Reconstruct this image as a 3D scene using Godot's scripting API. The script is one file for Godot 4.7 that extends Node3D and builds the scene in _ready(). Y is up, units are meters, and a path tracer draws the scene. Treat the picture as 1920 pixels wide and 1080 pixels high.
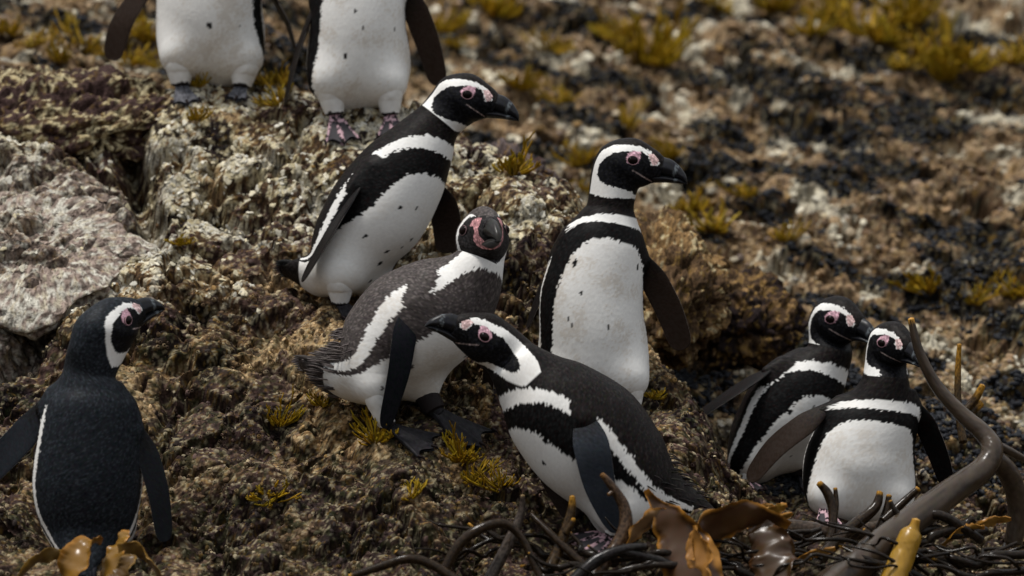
extends Node3D
# A rocky shore slope with nine penguins, kelp and seaweed tufts. Metres, y up. The camera looks along -z.

const EYE := Vector3(0.0, 1.2, 8.0)
const FPX := 6720.0          # focal length, in units of the tracing grid (1920 x 1080)

# ------------------------------------------------------------------ small helpers
var names := {}
var rng := RandomNumberGenerator.new()
var n_big := FastNoiseLite.new()
var n_mid := FastNoiseLite.new()
var n_small := FastNoiseLite.new()
var n_fine := FastNoiseLite.new()
var n_cell := FastNoiseLite.new()
var n_block := FastNoiseLite.new()
var n_patch := FastNoiseLite.new()
var n_feather := FastNoiseLite.new()

func numbered(called: String) -> String:
	var k: int = names.get(called, 0)
	names[called] = k + 1
	return called if k == 0 else "%s_%03d" % [called, k]

func tag(o: Node, label: String, category: String, group := "", kind := "") -> Node:
	if label: o.set_meta("label", label)
	if category: o.set_meta("category", category)
	if group: o.set_meta("group", group)
	if kind: o.set_meta("kind", kind)
	return o

func base(called: String, at: Vector3) -> Node3D:
	var o := Node3D.new()
	o.name = numbered(called)
	add_child(o)
	o.position = at
	return o

func put(mesh: Mesh, called: String, mat: Material, parent: Node = self) -> MeshInstance3D:
	var o := MeshInstance3D.new()
	o.mesh = mesh
	o.material_override = mat
	o.name = numbered(called) if parent == self else called
	parent.add_child(o, true)
	return o

# a point seen in direction (px, py) of the tracing grid, at distance d in front of the lens
func at(px: float, py: float, d: float) -> Vector3:
	return Vector3((px - 960.0) / FPX * d, EYE.y + (540.0 - py) / FPX * d, EYE.z - d)

func noise_of(freq: float, octaves: int, seed_value: int, kind := FastNoiseLite.TYPE_SIMPLEX_SMOOTH) -> FastNoiseLite:
	var n := FastNoiseLite.new()
	n.noise_type = kind
	n.frequency = freq
	n.seed = seed_value
	n.fractal_type = FastNoiseLite.FRACTAL_FBM if octaves > 1 else FastNoiseLite.FRACTAL_NONE
	n.fractal_octaves = octaves
	return n

# ------------------------------------------------------------------ mesh buffer
class Buf:
	var v := PackedVector3Array()
	var n := PackedVector3Array()
	var c := PackedColorArray()
	var uv := PackedVector2Array()
	var ix := PackedInt32Array()

	# rows x cols points; closed: the columns wrap round (last column equals the first)
	func grid(pts: PackedVector3Array, rows: int, cols: int, closed: bool, colors: PackedColorArray, uvs: PackedVector2Array, centers: PackedVector3Array) -> void:
		var off := v.size()
		var nn := PackedVector3Array()
		nn.resize(rows * cols)
		var turn := 0.0
		for i in rows:
			var i0 := maxi(i - 1, 0) * cols
			var i1 := mini(i + 1, rows - 1) * cols
			var row := i * cols
			var has_center := i < centers.size()
			for j in cols:
				var j0 := j - 1
				var j1 := j + 1
				if closed:
					if j0 < 0: j0 = cols - 2
					if j1 > cols - 1: j1 = 1
				else:
					j0 = maxi(j0, 0)
					j1 = mini(j1, cols - 1)
				var nv := (pts[i1 + j] - pts[i0 + j]).cross(pts[row + j1] - pts[row + j0])
				var l := nv.length()
				nv = nv / l if l > 1e-14 else Vector3.UP
				nn[row + j] = nv
				if has_center and (j & 7) == 0:
					turn += nv.dot((pts[row + j] - centers[i]).normalized())
		if turn < 0.0:
			for k in nn.size():
				nn[k] = -nn[k]
		# choose the winding that fits the normals (front faces run clockwise)
		var agree := 0.0
		for i in range(0, rows - 1, 3):
			for j in range(0, cols - 1, 5):
				var a := i * cols + j
				agree += (pts[a + cols] - pts[a]).cross(pts[a + 1] - pts[a]).normalized().dot(nn[a])
		v.append_array(pts)
		n.append_array(nn)
		c.append_array(colors)
		uv.append_array(uvs)
		var idx := PackedInt32Array()
		idx.resize((rows - 1) * (cols - 1) * 6)
		var k2 := 0
		for i in rows - 1:
			for j in cols - 1:
				var a := off + i * cols + j
				var b := a + cols
				if agree < 0.0:
					idx[k2] = a; idx[k2 + 1] = b; idx[k2 + 2] = a + 1
					idx[k2 + 3] = a + 1; idx[k2 + 4] = b; idx[k2 + 5] = b + 1
				else:
					idx[k2] = a; idx[k2 + 1] = a + 1; idx[k2 + 2] = b
					idx[k2 + 3] = a + 1; idx[k2 + 4] = b + 1; idx[k2 + 5] = b
				k2 += 6
		ix.append_array(idx)

	func mesh() -> ArrayMesh:
		var arr := []
		arr.resize(Mesh.ARRAY_MAX)
		arr[Mesh.ARRAY_VERTEX] = v
		arr[Mesh.ARRAY_NORMAL] = n
		arr[Mesh.ARRAY_COLOR] = c
		arr[Mesh.ARRAY_TEX_UV] = uv
		arr[Mesh.ARRAY_INDEX] = ix
		var m := ArrayMesh.new()
		m.add_surface_from_arrays(Mesh.PRIMITIVE_TRIANGLES, arr)
		return m

func crv(a: Vector3, b: Vector3, c: Vector3, d: Vector3, t: float) -> Vector3:
	return b.cubic_interpolate(c, a, d, t)

# a tapered tube along points with radii; color_of(s, angle) gives the colour
func tube(buf: Buf, path: Array, radii: Array, sides: int, per: int, color_of: Callable, wobble := 0.0, flat := 1.0) -> void:
	var n := path.size()
	var rows := (n - 1) * per + 1
	var cs := PackedVector3Array()
	var rs := PackedFloat32Array()
	for i in rows:
		var k := mini(i / per, n - 2)
		var t := float(i - k * per) / per
		cs.append(crv(path[maxi(k - 1, 0)], path[k], path[k + 1], path[mini(k + 2, n - 1)], t))
		rs.append(maxf(0.0004, cubic_interpolate(radii[k], radii[k + 1], radii[maxi(k - 1, 0)], radii[mini(k + 2, n - 1)], t)))
	var pts := PackedVector3Array()
	var cols := PackedColorArray()
	var uvs := PackedVector2Array()
	var cen := PackedVector3Array()
	var side := Vector3.ZERO
	var run := 0.0
	var total := rows + 2
	for q in total:      # closing caps at both ends
		var i := clampi(q - 1, 0, rows - 1)
		var r := rs[i] if q > 0 and q < total - 1 else 0.0002
		var tan := (cs[mini(i + 1, rows - 1)] - cs[maxi(i - 1, 0)]).normalized()
		var center := cs[i]
		if q == 0: center -= tan * rs[0] * 0.35
		if q == total - 1: center += tan * rs[rows - 1] * 0.35
		if side == Vector3.ZERO:
			side = tan.cross(Vector3(0.3, 0.2, 1.0)).normalized()
		side = (side - tan * side.dot(tan)).normalized()
		var up := tan.cross(side)
		if i > 0 and q < total - 1: run += (cs[i] - cs[i - 1]).length()
		cen.append(center)
		for j in sides + 1:
			var a := TAU * j / sides
			var rr := r
			if wobble > 0.0:
				rr *= 1.0 + wobble * n_mid.get_noise_3d(center.x * 9.0 + cos(a) * 0.4, center.y * 9.0 + sin(a) * 0.4, center.z * 9.0)
			pts.append(center + side * cos(a) * rr + up * sin(a) * rr * flat)
			cols.append(color_of.call(float(i) / (rows - 1), a))
			uvs.append(Vector2(run * 12.0, float(j) / sides * 2.0))
	buf.grid(pts, total, sides + 1, true, cols, uvs, cen)

# ------------------------------------------------------------------ penguins
# Head shapes in the head's own side view: a forward, b up, in tracing units, origin at the middle of the head.
const HEAD_V := [Vector2(31, -41), Vector2(42, -35), Vector2(52, -31), Vector2(61, -28), Vector2(73, -26)]
const HEAD_D := [Vector2(-52, 12), Vector2(-25, 47), Vector2(25, 56), Vector2(66, 33), Vector2(82, 18)]
const HEAD_W := [43.0, 46.0, 32.0, 22.0, 16.0]
var cheek := PackedVector2Array([Vector2(7, 29), Vector2(-10, 27), Vector2(-26, 17), Vector2(-39, 5), Vector2(-41, -14), Vector2(-35, -26), Vector2(-15, -35), Vector2(4, -39), Vector2(22, -45), Vector2(35, -60), Vector2(95, -60), Vector2(95, 5), Vector2(71, 3), Vector2(59, 4), Vector2(54, 22), Vector2(42, 29), Vector2(25, 31)])
var loop_white := PackedVector2Array([Vector2(74, 8), Vector2(60, 27), Vector2(43, 38), Vector2(25, 42), Vector2(7, 43), Vector2(-14, 41), Vector2(-33, 32), Vector2(-51, 10), Vector2(-68, -20), Vector2(-68, -44), Vector2(-41, -53), Vector2(-18, -57), Vector2(7, -58), Vector2(40, -58), Vector2(60, -20)])
var eye_pink := PackedVector2Array([Vector2(14, 18), Vector2(18, 26), Vector2(28, 31), Vector2(40, 29), Vector2(40, 18), Vector2(36, 8), Vector2(26, 4), Vector2(17, 8)])
var bill_pink := PackedVector2Array([Vector2(54, 25), Vector2(64, 25), Vector2(73, 14), Vector2(70, 5), Vector2(62, 3), Vector2(58, 12)])
# the grey-brown bird: a larger black face with a thin white rim and bare pink skin round the bill
var face_grey := PackedVector2Array([Vector2(46, 33), Vector2(30, 35), Vector2(20, 29), Vector2(14, 19), Vector2(13, 2), Vector2(13, -15), Vector2(16, -30), Vector2(22, -41), Vector2(30, -50), Vector2(40, -64), Vector2(95, -64), Vector2(95, 20), Vector2(60, 30)])
var rim_grey := PackedVector2Array([Vector2(64, 36), Vector2(46, 41), Vector2(26, 43), Vector2(12, 37), Vector2(5, 23), Vector2(3, 2), Vector2(0, -18), Vector2(-20, -38), Vector2(-36, -90), Vector2(95, -90), Vector2(60, -30)])
var pink_grey := PackedVector2Array([Vector2(46, 25), Vector2(56, 28), Vector2(68, 25), Vector2(70, 14), Vector2(66, 8), Vector2(66, -6), Vector2(72, -14), Vector2(74, -32), Vector2(60, -32), Vector2(50, -22), Vector2(48, -8), Vector2(55, 4), Vector2(53, 14), Vector2(42, 17)])

const WHITE := Color(0.73, 0.715, 0.685)

func superband(th: float, t: float, th_lim: float, t_lim: float, t_start: float) -> float:
	var a := maxf(th, 0.0) / th_lim
	var b := maxf(0.0, t - t_start) / maxf(t_lim - t_start, 0.05)
	return pow(a * a * a + b * b * b, 0.33333)

func penguin(d: Dictionary) -> Node3D:
	var dist: float = d.dist
	var u := dist / FPX
	var b0: Vector2 = d.base
	var root := base("penguin", at(b0.x, b0.y, dist))
	tag(root, d.label, "penguin", "penguins on the shore rocks")
	var P := func(px: float, py: float, dz: float) -> Vector3:
		return Vector3((px - b0.x) * u, (b0.y - py) * u, dz * u)
	# control rings: centre, ventral half vector, dorsal half vector, lateral half vector
	var C := PackedVector3Array()
	var VV := PackedVector3Array()
	var DD := PackedVector3Array()
	var LL := PackedVector3Array()
	var rings: Array = d.rings
	var pc := PackedVector3Array()
	for r in rings:
		pc.append(P.call(r[0], r[1], r[2]))
	# head frame
	var hd: Dictionary = d.head
	var hs: float = hd.scale * u
	var ho: Vector3 = P.call(hd.o.x, hd.o.y, hd.o.z)
	var hf: Vector3 = (hd.f as Vector3).normalized()
	var hu: Vector3 = hd.u
	hu = (hu - hf * hu.dot(hf)).normalized()
	var hl := hf.cross(hu)
	var stretch: float = hd.get("stretch", 1.0)
	var H2 := func(q: Vector2) -> Vector3:
		return ho + hf * (q.x * hs) + hu * (q.y * hs)
	var head_v: Array = hd.get("v", HEAD_V)
	var head_d: Array = hd.get("d", HEAD_D)
	var tilt: float = hd.get("tilt", 0.0)
	var my_cheek: PackedVector2Array = hd.get("cheek", cheek)
	var my_loop: PackedVector2Array = hd.get("loop", loop_white)
	var head_from: float = hd.get("from", 8.1)
	var level: float = d.get("level", 0.0)
	var first_head: Vector3 = (H2.call(head_v[0]) + H2.call(head_d[0])) * 0.5
	var neck_dorsal: Vector3 = d.get("neck_dorsal", d.dorsal)
	for i in rings.size():
		var r = rings[i]
		var before := pc[maxi(i - 1, 0)]
		var after := pc[i + 1] if i + 1 < pc.size() else first_head
		var tan := (after - before).normalized()
		if i > 3: tan = tan.lerp(Vector3.UP, level).normalized()
		var hint: Vector3 = d.dorsal
		if i == 7: hint = (d.dorsal as Vector3).normalized().lerp(neck_dorsal.normalized(), 0.4)
		if i >= 8: hint = neck_dorsal
		if i <= 1 and d.has("tail_dorsal"): hint = d.tail_dorsal
		var dor := (hint - tan * hint.dot(tan)).normalized()
		var lat := tan.cross(dor).normalized()
		C.append(pc[i])
		VV.append(-dor * float(r[4]) * u)
		DD.append(dor * float(r[5]) * u)
		LL.append(lat * float(r[3]) * u)
	for i in head_v.size():
		var pv: Vector3 = H2.call(head_v[i])
		var pd: Vector3 = H2.call(head_d[i])
		C.append((pv + pd) * 0.5)
		VV.append((pv - pd) * 0.5)
		DD.append((pd - pv) * 0.5)
		# lateral must run the same way as the body's
		LL.append(-hl * HEAD_W[i] * hs)
	if LL[8].dot(LL[9]) < 0.0:
		for i in range(9, LL.size()): LL[i] = -LL[i]
	var nc := C.size()
	# ring rows: short steps everywhere, shorter on the head
	var ts := PackedFloat32Array()
	for k in nc - 1:
		var length := (C[k + 1] - C[k]).length() / u
		var step := 2.6 if k < 8 else 1.5
		var m := maxi(3, int(length / step))
		if k >= 8: m = maxi(m, 16)
		for q in m: ts.append(k + float(q) / m)
	ts.append(nc - 1.0)
	var cols := 181
	var rows := ts.size() + 2
	var pts := PackedVector3Array()
	pts.resize(rows * cols)
	var colr := PackedColorArray()
	colr.resize(rows * cols)
	var uvs := PackedVector2Array()
	uvs.resize(rows * cols)
	var cen := PackedVector3Array()
	var cs := PackedFloat32Array()
	var sn := PackedFloat32Array()
	for j in cols:
		var th := -PI + TAU * j / (cols - 1)
		cs.append(cos(th))
		sn.append(sin(th))
	var black: Color = d.black
	var black2: Color = d.get("band", d.black)
	var pat: Array = d.pat      # [belly angle, belly top, band angle, band top, white angle, white top] angles in degrees
	var th_b := deg_to_rad(pat[0]); var th_k := deg_to_rad(pat[2]); var th_w := deg_to_rad(pat[4])
	var grey_bird: bool = d.get("grey", false)
	var spots: Array = []
	var srng := RandomNumberGenerator.new()
	srng.seed = int(b0.x) * 7 + 3
	for k in int(d.get("spots", 8)):
		spots.append(Vector3(srng.randf_range(3.4, float(pat[1]) - 0.4), srng.randf_range(-0.9, 0.9), srng.randf_range(2.0, 4.6)))
	var seed_off := b0.x * 0.013
	var bones: Array = []
	for lg in d.legs:
		var hp: Vector3 = P.call(lg.hip[0], lg.hip[1] - 24.0, lg.hip[2] - 44.0)
		var kp: Vector3 = P.call(lg.knee[0], lg.knee[1], lg.knee[2])
		bones.append([hp, hp.lerp(kp, 0.95), float(lg.r[1]) * 0.98 * u, 46.0 * u])
	for fl in d.flippers:
		var f0: Vector3 = P.call(fl.path[0][0], fl.path[0][1], fl.path[0][2])
		var f1: Vector3 = P.call(fl.path[1][0], fl.path[1][1], fl.path[1][2])
		bones.append([f0, f0.lerp(f1, 0.50), 8.0 * u, 34.0 * u])
	var wings: Array = []
	for fl in d.flippers:
		wings.append([P.call(fl.path[0][0], fl.path[0][1], fl.path[0][2]), (P.call(fl.path[0][0], fl.path[0][1], fl.path[0][2]) as Vector3).lerp(P.call(fl.path[1][0], fl.path[1][1], fl.path[1][2]), 0.5)])
	var low: float = d.get("low", 0.95)
	var grow: float = d.get("grow", 1.45)
	var patch: float = d.get("patch", 28.0)
	var stain: float = d.get("stain", 0.0)
	var fluff: float = d.get("fluff", 1.0)
	var run := 0.0
	var last := C[0]
	for q in rows:
		var qi := clampi(q - 1, 0, ts.size() - 1)
		var t := ts[qi]
		var k := mini(int(t), nc - 2)
		var f := t - k
		var k0 := maxi(k - 1, 0)
		var k3 := mini(k + 2, nc - 1)
		var c := crv(C[k0], C[k], C[k + 1], C[k3], f)
		var vv := crv(VV[k0], VV[k], VV[k + 1], VV[k3], f)
		var dd := crv(DD[k0], DD[k], DD[k + 1], DD[k3], f)
		var ll := crv(LL[k0], LL[k], LL[k + 1], LL[k3], f)
		var shrink := 1.0 if q > 0 and q < rows - 1 else 0.02
		run += (c - last).length()
		last = c
		cen.append(c)
		var row := q * cols
		var on_head := t > head_from
		var up_body := smoothstep(3.0, 5.3, t)
		var lim_k := th_k * lerpf(low, 1.0, up_body)
		var lim_w := th_w * lerpf(low, 1.0, up_body)
		var lim_b := minf(th_b * lerpf(grow, 1.0, up_body), lim_k * 0.90)
		var wing_amp := (0.5 if t < 8.0 else 0.3) * u * fluff
		var circ := (vv.length() + ll.length()) * PI
		for j in cols:
			var cj := cs[j]
			var p := c + ll * (sn[j] * shrink) + (vv * (cj * shrink) if cj > 0.0 else dd * (-cj * shrink))
			var th := absf(-PI + TAU * j / (cols - 1))
			# jagged feather edges: fine noise, stretched along the body
			var jag := n_feather.get_noise_3d(p.x / u + seed_off, p.y / u, p.z / u)
			var jag2 := n_small.get_noise_3d(p.x * 6.0 + seed_off, p.y * 6.0, p.z * 6.0)
			var col := black
			var hit := false
			if on_head:
				hit = true
				var rel := p - ho
				var ha := rel.dot(hf) / hs
				var hb := rel.dot(hu) / hs - tilt * smoothstep(5.0, -45.0, ha)
				if ha < 0.0: ha /= stretch
				var pp := Vector2(ha + jag * 2.4, hb + jag * 2.2 + jag2)
				var skin := Vector2(ha + jag * 0.7, hb + jag * 0.7)
				if grey_bird:
					if Geometry2D.is_point_in_polygon(skin, pink_grey): col = Color(0.44, 0.22, 0.225)
					elif Geometry2D.is_point_in_polygon(pp, face_grey): col = Color(0.022, 0.02, 0.02)
					elif th < 2.3 and Geometry2D.is_point_in_polygon(pp, rim_grey): col = WHITE
					else: hit = false
				else:
					if Geometry2D.is_point_in_polygon(skin, bill_pink): col = Color(0.58, 0.40, 0.385)
					elif Geometry2D.is_point_in_polygon(skin, eye_pink): col = Color(0.50, 0.30, 0.35)
					elif Geometry2D.is_point_in_polygon(pp, my_cheek):
						col = Color(0.009, 0.009, 0.010)
						# bare grey line at the corner of the mouth
						var gl := Geometry2D.get_closest_point_to_segment(Vector2(ha, hb), Vector2(27, -6), Vector2(58, -26)).distance_to(Vector2(ha, hb))
						if gl < 1.35: col = Color(0.20, 0.155, 0.145)
					elif th < 2.65 and Geometry2D.is_point_in_polygon(pp, my_loop): col = WHITE
					else: hit = false
			if not hit and t > 1.35 and t < 8.3:
				var near_wing := 99.0
				for w in wings:
					near_wing = minf(near_wing, Geometry3D.get_closest_point_to_segment(p, w[0], w[1]).distance_to(p) / u)
				var thj := th + jag * 0.060 + jag2 * 0.04
				var tj := t + jag * 0.065 + jag2 * 0.05
				if superband(thj, tj, lim_b, pat[1], 4.2) < 1.0:
					col = WHITE
					for s in spots:
						var ds := Vector2((t - s.x) * 42.0, ((-PI + TAU * j / (cols - 1)) - s.y) * 80.0).length()
						if ds + jag * 0.5 < s.z * 0.8: col = black2
				elif superband(thj, tj, lim_k, pat[3], 4.2) < 1.0:
					col = black2
				elif superband(thj, tj, lim_w, pat[5], 4.2) < 1.0 and near_wing + jag * 6.0 > patch:
					col = WHITE
			if col.r > 0.6:
				# earth caught in the belly feathers, in flecks and smears
				var smear := n_mid.get_noise_3d(p.x * 1.6 + seed_off, p.y * 1.6, p.z * 1.6) + 0.7 * jag2 + 0.35 * jag
				if t < 5.6 and not on_head: col = col.lerp(Color(0.40, 0.31, 0.21), (0.10 + 0.55 * stain) * smoothstep(-0.05, 0.45, smear))
				else: col = col.lerp(Color(0.55, 0.50, 0.44), 0.25 * smoothstep(0.1, 0.5, smear))
				col = col * (1.0 + 0.10 * jag)
			else:
				col = col * (1.0 + 0.75 * jag + 0.35 * jag2 + (0.6 if jag > 0.34 else 0.0))
			col.a = 1.0
			# thighs and flipper roots grow out of the body
			if t > 1.6 and t < 7.6:
				for b in bones:
					var near := Geometry3D.get_closest_point_to_segment(p, b[0], b[1])
					var away: float = (p - near).length() - b[2]
					if away < b[3]:
						var grown := 0.0
						for it in 3:
							var hh := clampf(0.5 + 0.5 * (away - grown) / b[3], 0.0, 1.0)
							var fld: float = lerpf(away, grown, hh) - b[3] * hh * (1.0 - hh)
							if fld > -0.0002: break
							var dirn := (p - c).normalized()
							p -= dirn * fld
							grown -= fld
							near = Geometry3D.get_closest_point_to_segment(p, b[0], b[1])
							away = (p - near).length() - b[2]
			# feather clumps: slight real relief
			var nd := (p - c).normalized()
			p += nd * (wing_amp * (0.5 * jag + 0.12 * jag2))
			pts[row + j] = p
			colr[row + j] = col
			uvs[row + j] = Vector2(run / 0.05, float(j) / (cols - 1) * roundf(maxf(1.0, circ / 0.05)))
	var buf := Buf.new()
	buf.grid(pts, rows, cols, true, colr, uvs, cen)
	# tail feathers
	var tail_dir := (C[0] - C[1]).normalized()
	for k in 9:
		var sp := (k - 4) / 4.0
		var root_p := C[1] + LL[1] * sp * 0.7
		var tip_p := C[0] + LL[0] * sp * 1.5 + tail_dir * (18.0 - 9.0 * absf(sp)) * u
		var fcol := black * (1.0 + 0.3 * sin(k * 2.3))
		fcol.a = 1.0
		tube(buf, [root_p, root_p.lerp(tip_p, 0.55) + DD[0].normalized() * 3.0 * u, tip_p], [5.0 * u, 4.5 * u, 0.8 * u], 7, 6, func(_s, _a): return fcol, 0.0, 0.5)
	# loose feathers that stand off the rump
	for k in int(d.get("ruff", 0)):
		var t := srng.randf_range(0.9, 3.3)
		var kk := int(t)
		var f := t - kk
		var c := C[kk].lerp(C[kk + 1], f)
		var th := srng.randf_range(-PI, PI)
		var side := LL[kk].lerp(LL[kk + 1], f) * sin(th) + (VV[kk].lerp(VV[kk + 1], f) * cos(th) if cos(th) > 0.0 else DD[kk].lerp(DD[kk + 1], f) * -cos(th))
		if absf(th) < 1.5 and t > 2.0: continue
		var along := (C[maxi(kk - 1, 0)] - C[kk + 1]).normalized()
		var a0 := c + side * 0.97
		var a1 := c + side * 1.03 + along * 12.0 * u
		var a2 := c + side * 1.02 + along * 24.0 * u
		var fc: Color = (black * srng.randf_range(0.8, 2.6))
		fc.a = 1.0
		tube(buf, [a0, a1, a2], [1.2 * u, 1.3 * u, 0.3 * u], 4, 3, func(_s, _a): return fc)
	# flippers
	for fl in d.flippers:
		flipper(buf, fl, P, u)
	for lg in d.legs:
		leg(buf, lg, P, u, root.position)
	put(buf.mesh(), "body", m_feather, root)
	# bill
	var bb := Buf.new()
	beak(bb, H2, hl, hs, grey_bird)
	put(bb.mesh(), "beak", m_beak, root)
	# eyes
	for s in [-1.0, 1.0]:
		var ec: Vector3 = ho + (hf * 26.0 + hu * 13.0 + hl * s * 37.4) * hs
		var out: Vector3 = (hl * s + hf * 0.42 + hu * 0.05).normalized()
		var e := put(m_eye_mesh, "eye", m_eye, root)
		var xa := hf - out * hf.dot(out)
		xa = xa.normalized()
		e.transform = Transform3D(Basis(xa * 10.4 * hs, out.cross(xa).normalized() * 8.2 * hs, out * 6.4 * hs), ec)
		var ring := put(m_ring_mesh, "eye_ring", m_grey_ring if grey_bird else m_ring, e)
		ring.position = Vector3(0, 0, 0.28)
	return root

func beak(buf: Buf, H2: Callable, hl: Vector3, hs: float, dull: bool) -> void:
	# upper and lower half, each a loft; the line between them stays open as a groove
	var top := [Vector2(58, 28), Vector2(80, 20), Vector2(95, 15), Vector2(108, 5), Vector2(117, -6), Vector2(123, -17), Vector2(124.5, -30)]
	var mid := [Vector2(40, -10), Vector2(66, -13), Vector2(84, -15), Vector2(100, -19), Vector2(111, -22), Vector2(118, -26), Vector2(123.5, -31)]
	var low := [Vector2(46, -27), Vector2(66, -28), Vector2(84, -28), Vector2(99, -29), Vector2(108, -30), Vector2(114, -31), Vector2(117, -30)]
	var w := [20.0, 16.5, 14.0, 11.5, 9.5, 6.5, 2.0]
	for half in 2:
		var pts := PackedVector3Array()
		var cl := PackedColorArray()
		var uvs := PackedVector2Array()
		var cen := PackedVector3Array()
		var rows := 38
		var cols := 25
		for i in rows + 2:
			var t := clampf(float(i - 1) / (rows - 1), 0.0, 1.0) * 6.0
			var k := mini(int(t), 5)
			var f := t - k
			var g := func(arr) -> Vector2:
				return (arr[k] as Vector2).cubic_interpolate(arr[k + 1], arr[maxi(k - 1, 0)], arr[mini(k + 2, 6)], f)
			var va: Vector2 = g.call(top if half == 0 else mid)
			var vb: Vector2 = g.call(mid if half == 0 else low)
			if half == 0: vb -= Vector2(0, 0.3)
			else: va += Vector2(0, 0.2)
			var ww := cubic_interpolate(w[k], w[k + 1], w[maxi(k - 1, 0)], w[mini(k + 2, 6)], f) * (1.0 if half == 0 else 0.9)
			var c2 := (va + vb) * 0.5
			var h2 := (va - vb) * 0.5
			var s := 1.0 if i > 0 and i <= rows else 0.05
			cen.append(H2.call(c2))
			for j in cols:
				var a := TAU * j / (cols - 1)
				# flat towards the groove, keeled on the outside
				var keel := 1.0 - 0.35 * maxf(0.0, sin(a) if half == 0 else -sin(a))
				var groove := 1.0 - 0.14 * exp(-pow((sin(a) - 0.25) / 0.13, 2.0)) * (1.0 if half == 0 and t < 4.2 else 0.0)
				var p2 := c2 + h2 * sin(a) * s
				pts.append((H2.call(p2) as Vector3) + hl * (cos(a) * ww * keel * groove * hs * s))
				var nz := n_feather.get_noise_3d(p2.x, p2.y, cos(a) * 12.0)
				var col := Color(0.014, 0.014, 0.016) * (1.0 + 0.4 * nz)
				if absf(c2.x - 104.0 + nz * 5.0) < 3.0 and nz > -0.1: col = Color(0.10, 0.11, 0.12)
				if dull: col = Color(0.022, 0.020, 0.018) * (1.0 + 0.5 * nz)
				col.a = 1.0
				cl.append(col)
				uvs.append(Vector2(t * 0.3, float(j) / cols))
		buf.grid(pts, rows + 2, cols, true, cl, uvs, cen)

# fl: {path: [[px, py, dz, half chord], ...], chord: Vector3, out: colour of the face on the chord x path side, inn: colour of the other}
func flipper(buf: Buf, fl: Dictionary, P: Callable, u: float) -> void:
	var path: Array = fl.path
	var n := path.size()
	var per := 26
	var rows := (n - 1) * per + 1
	var cols := 49
	var pv: Array = []
	for q in path: pv.append(P.call(q[0], q[1], q[2]))
	var pts := PackedVector3Array()
	var cl := PackedColorArray()
	var uvs := PackedVector2Array()
	var cen := PackedVector3Array()
	var chord0: Vector3 = (fl.chord as Vector3).normalized()
	var out: Color = fl.out
	var inn: Color = fl.inn
	var edge: Color = fl.get("edge", Color(0.30, 0.27, 0.24))
	for i in rows + 1:
		var ii := mini(i, rows - 1)
		var k := mini(ii / per, n - 2)
		var f := float(ii - k * per) / per
		var c := crv(pv[maxi(k - 1, 0)], pv[k], pv[k + 1], pv[mini(k + 2, n - 1)], f)
		var c2 := crv(pv[maxi(k - 1, 0)], pv[k], pv[k + 1], pv[mini(k + 2, n - 1)], minf(f + 0.04, 1.04))
		var tan := (c2 - c).normalized()
		var w := cubic_interpolate(path[k][3], path[k + 1][3], path[maxi(k - 1, 0)][3], path[mini(k + 2, n - 1)][3], f) * u
		var s := float(ii) / (rows - 1)
		if s < 0.36: w *= lerpf(0.30, 1.0, smoothstep(0.02, 0.36, s))
		# rounded tip
		if s > 0.86: w *= sqrt(maxf(0.0, 1.0 - pow((s - 0.86) / 0.142, 2.0))) * 0.92 + 0.08
		if i == rows: w *= 0.02
		var ch := (chord0 - tan * chord0.dot(tan)).normalized()
		var nor := tan.cross(ch)
		var thick := lerpf(7.5, 2.3, pow(s, 0.6)) * u
		if i == rows: thick *= 0.02
		cen.append(c)
		for j in cols:
			var a := TAU * j / (cols - 1)
			var x := cos(a)
			var y := sin(a)
			# thick leading edge, thin trailing edge
			var prof := y * (0.62 + 0.38 * x)
			var p := c + ch * (w * x) + nor * (thick * prof)
			# a slight camber
			p += nor * (w * 0.10 * (x * x - 0.5) * smoothstep(0.2, 0.6, s))
			var jag := n_feather.get_noise_3d(p.x / u, p.y / u, p.z / u)
			var col := out if y > 0.0 else inn
			if absf(y) < 0.12 and s > 0.42: col = edge
			col = (fl.get("root", Color(0.0115, 0.0098, 0.0092)) as Color).lerp(col, smoothstep(0.12, 0.40, s + 0.1 * jag))
			col = col * (1.0 + 0.30 * jag)
			col.a = 1.0
			pts.append(p + nor * (jag * 0.25 * u))
			cl.append(col)
			uvs.append(Vector2(s * 4.0, x * 0.9))
	buf.grid(pts, rows + 1, cols, true, cl, uvs, cen)

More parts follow.
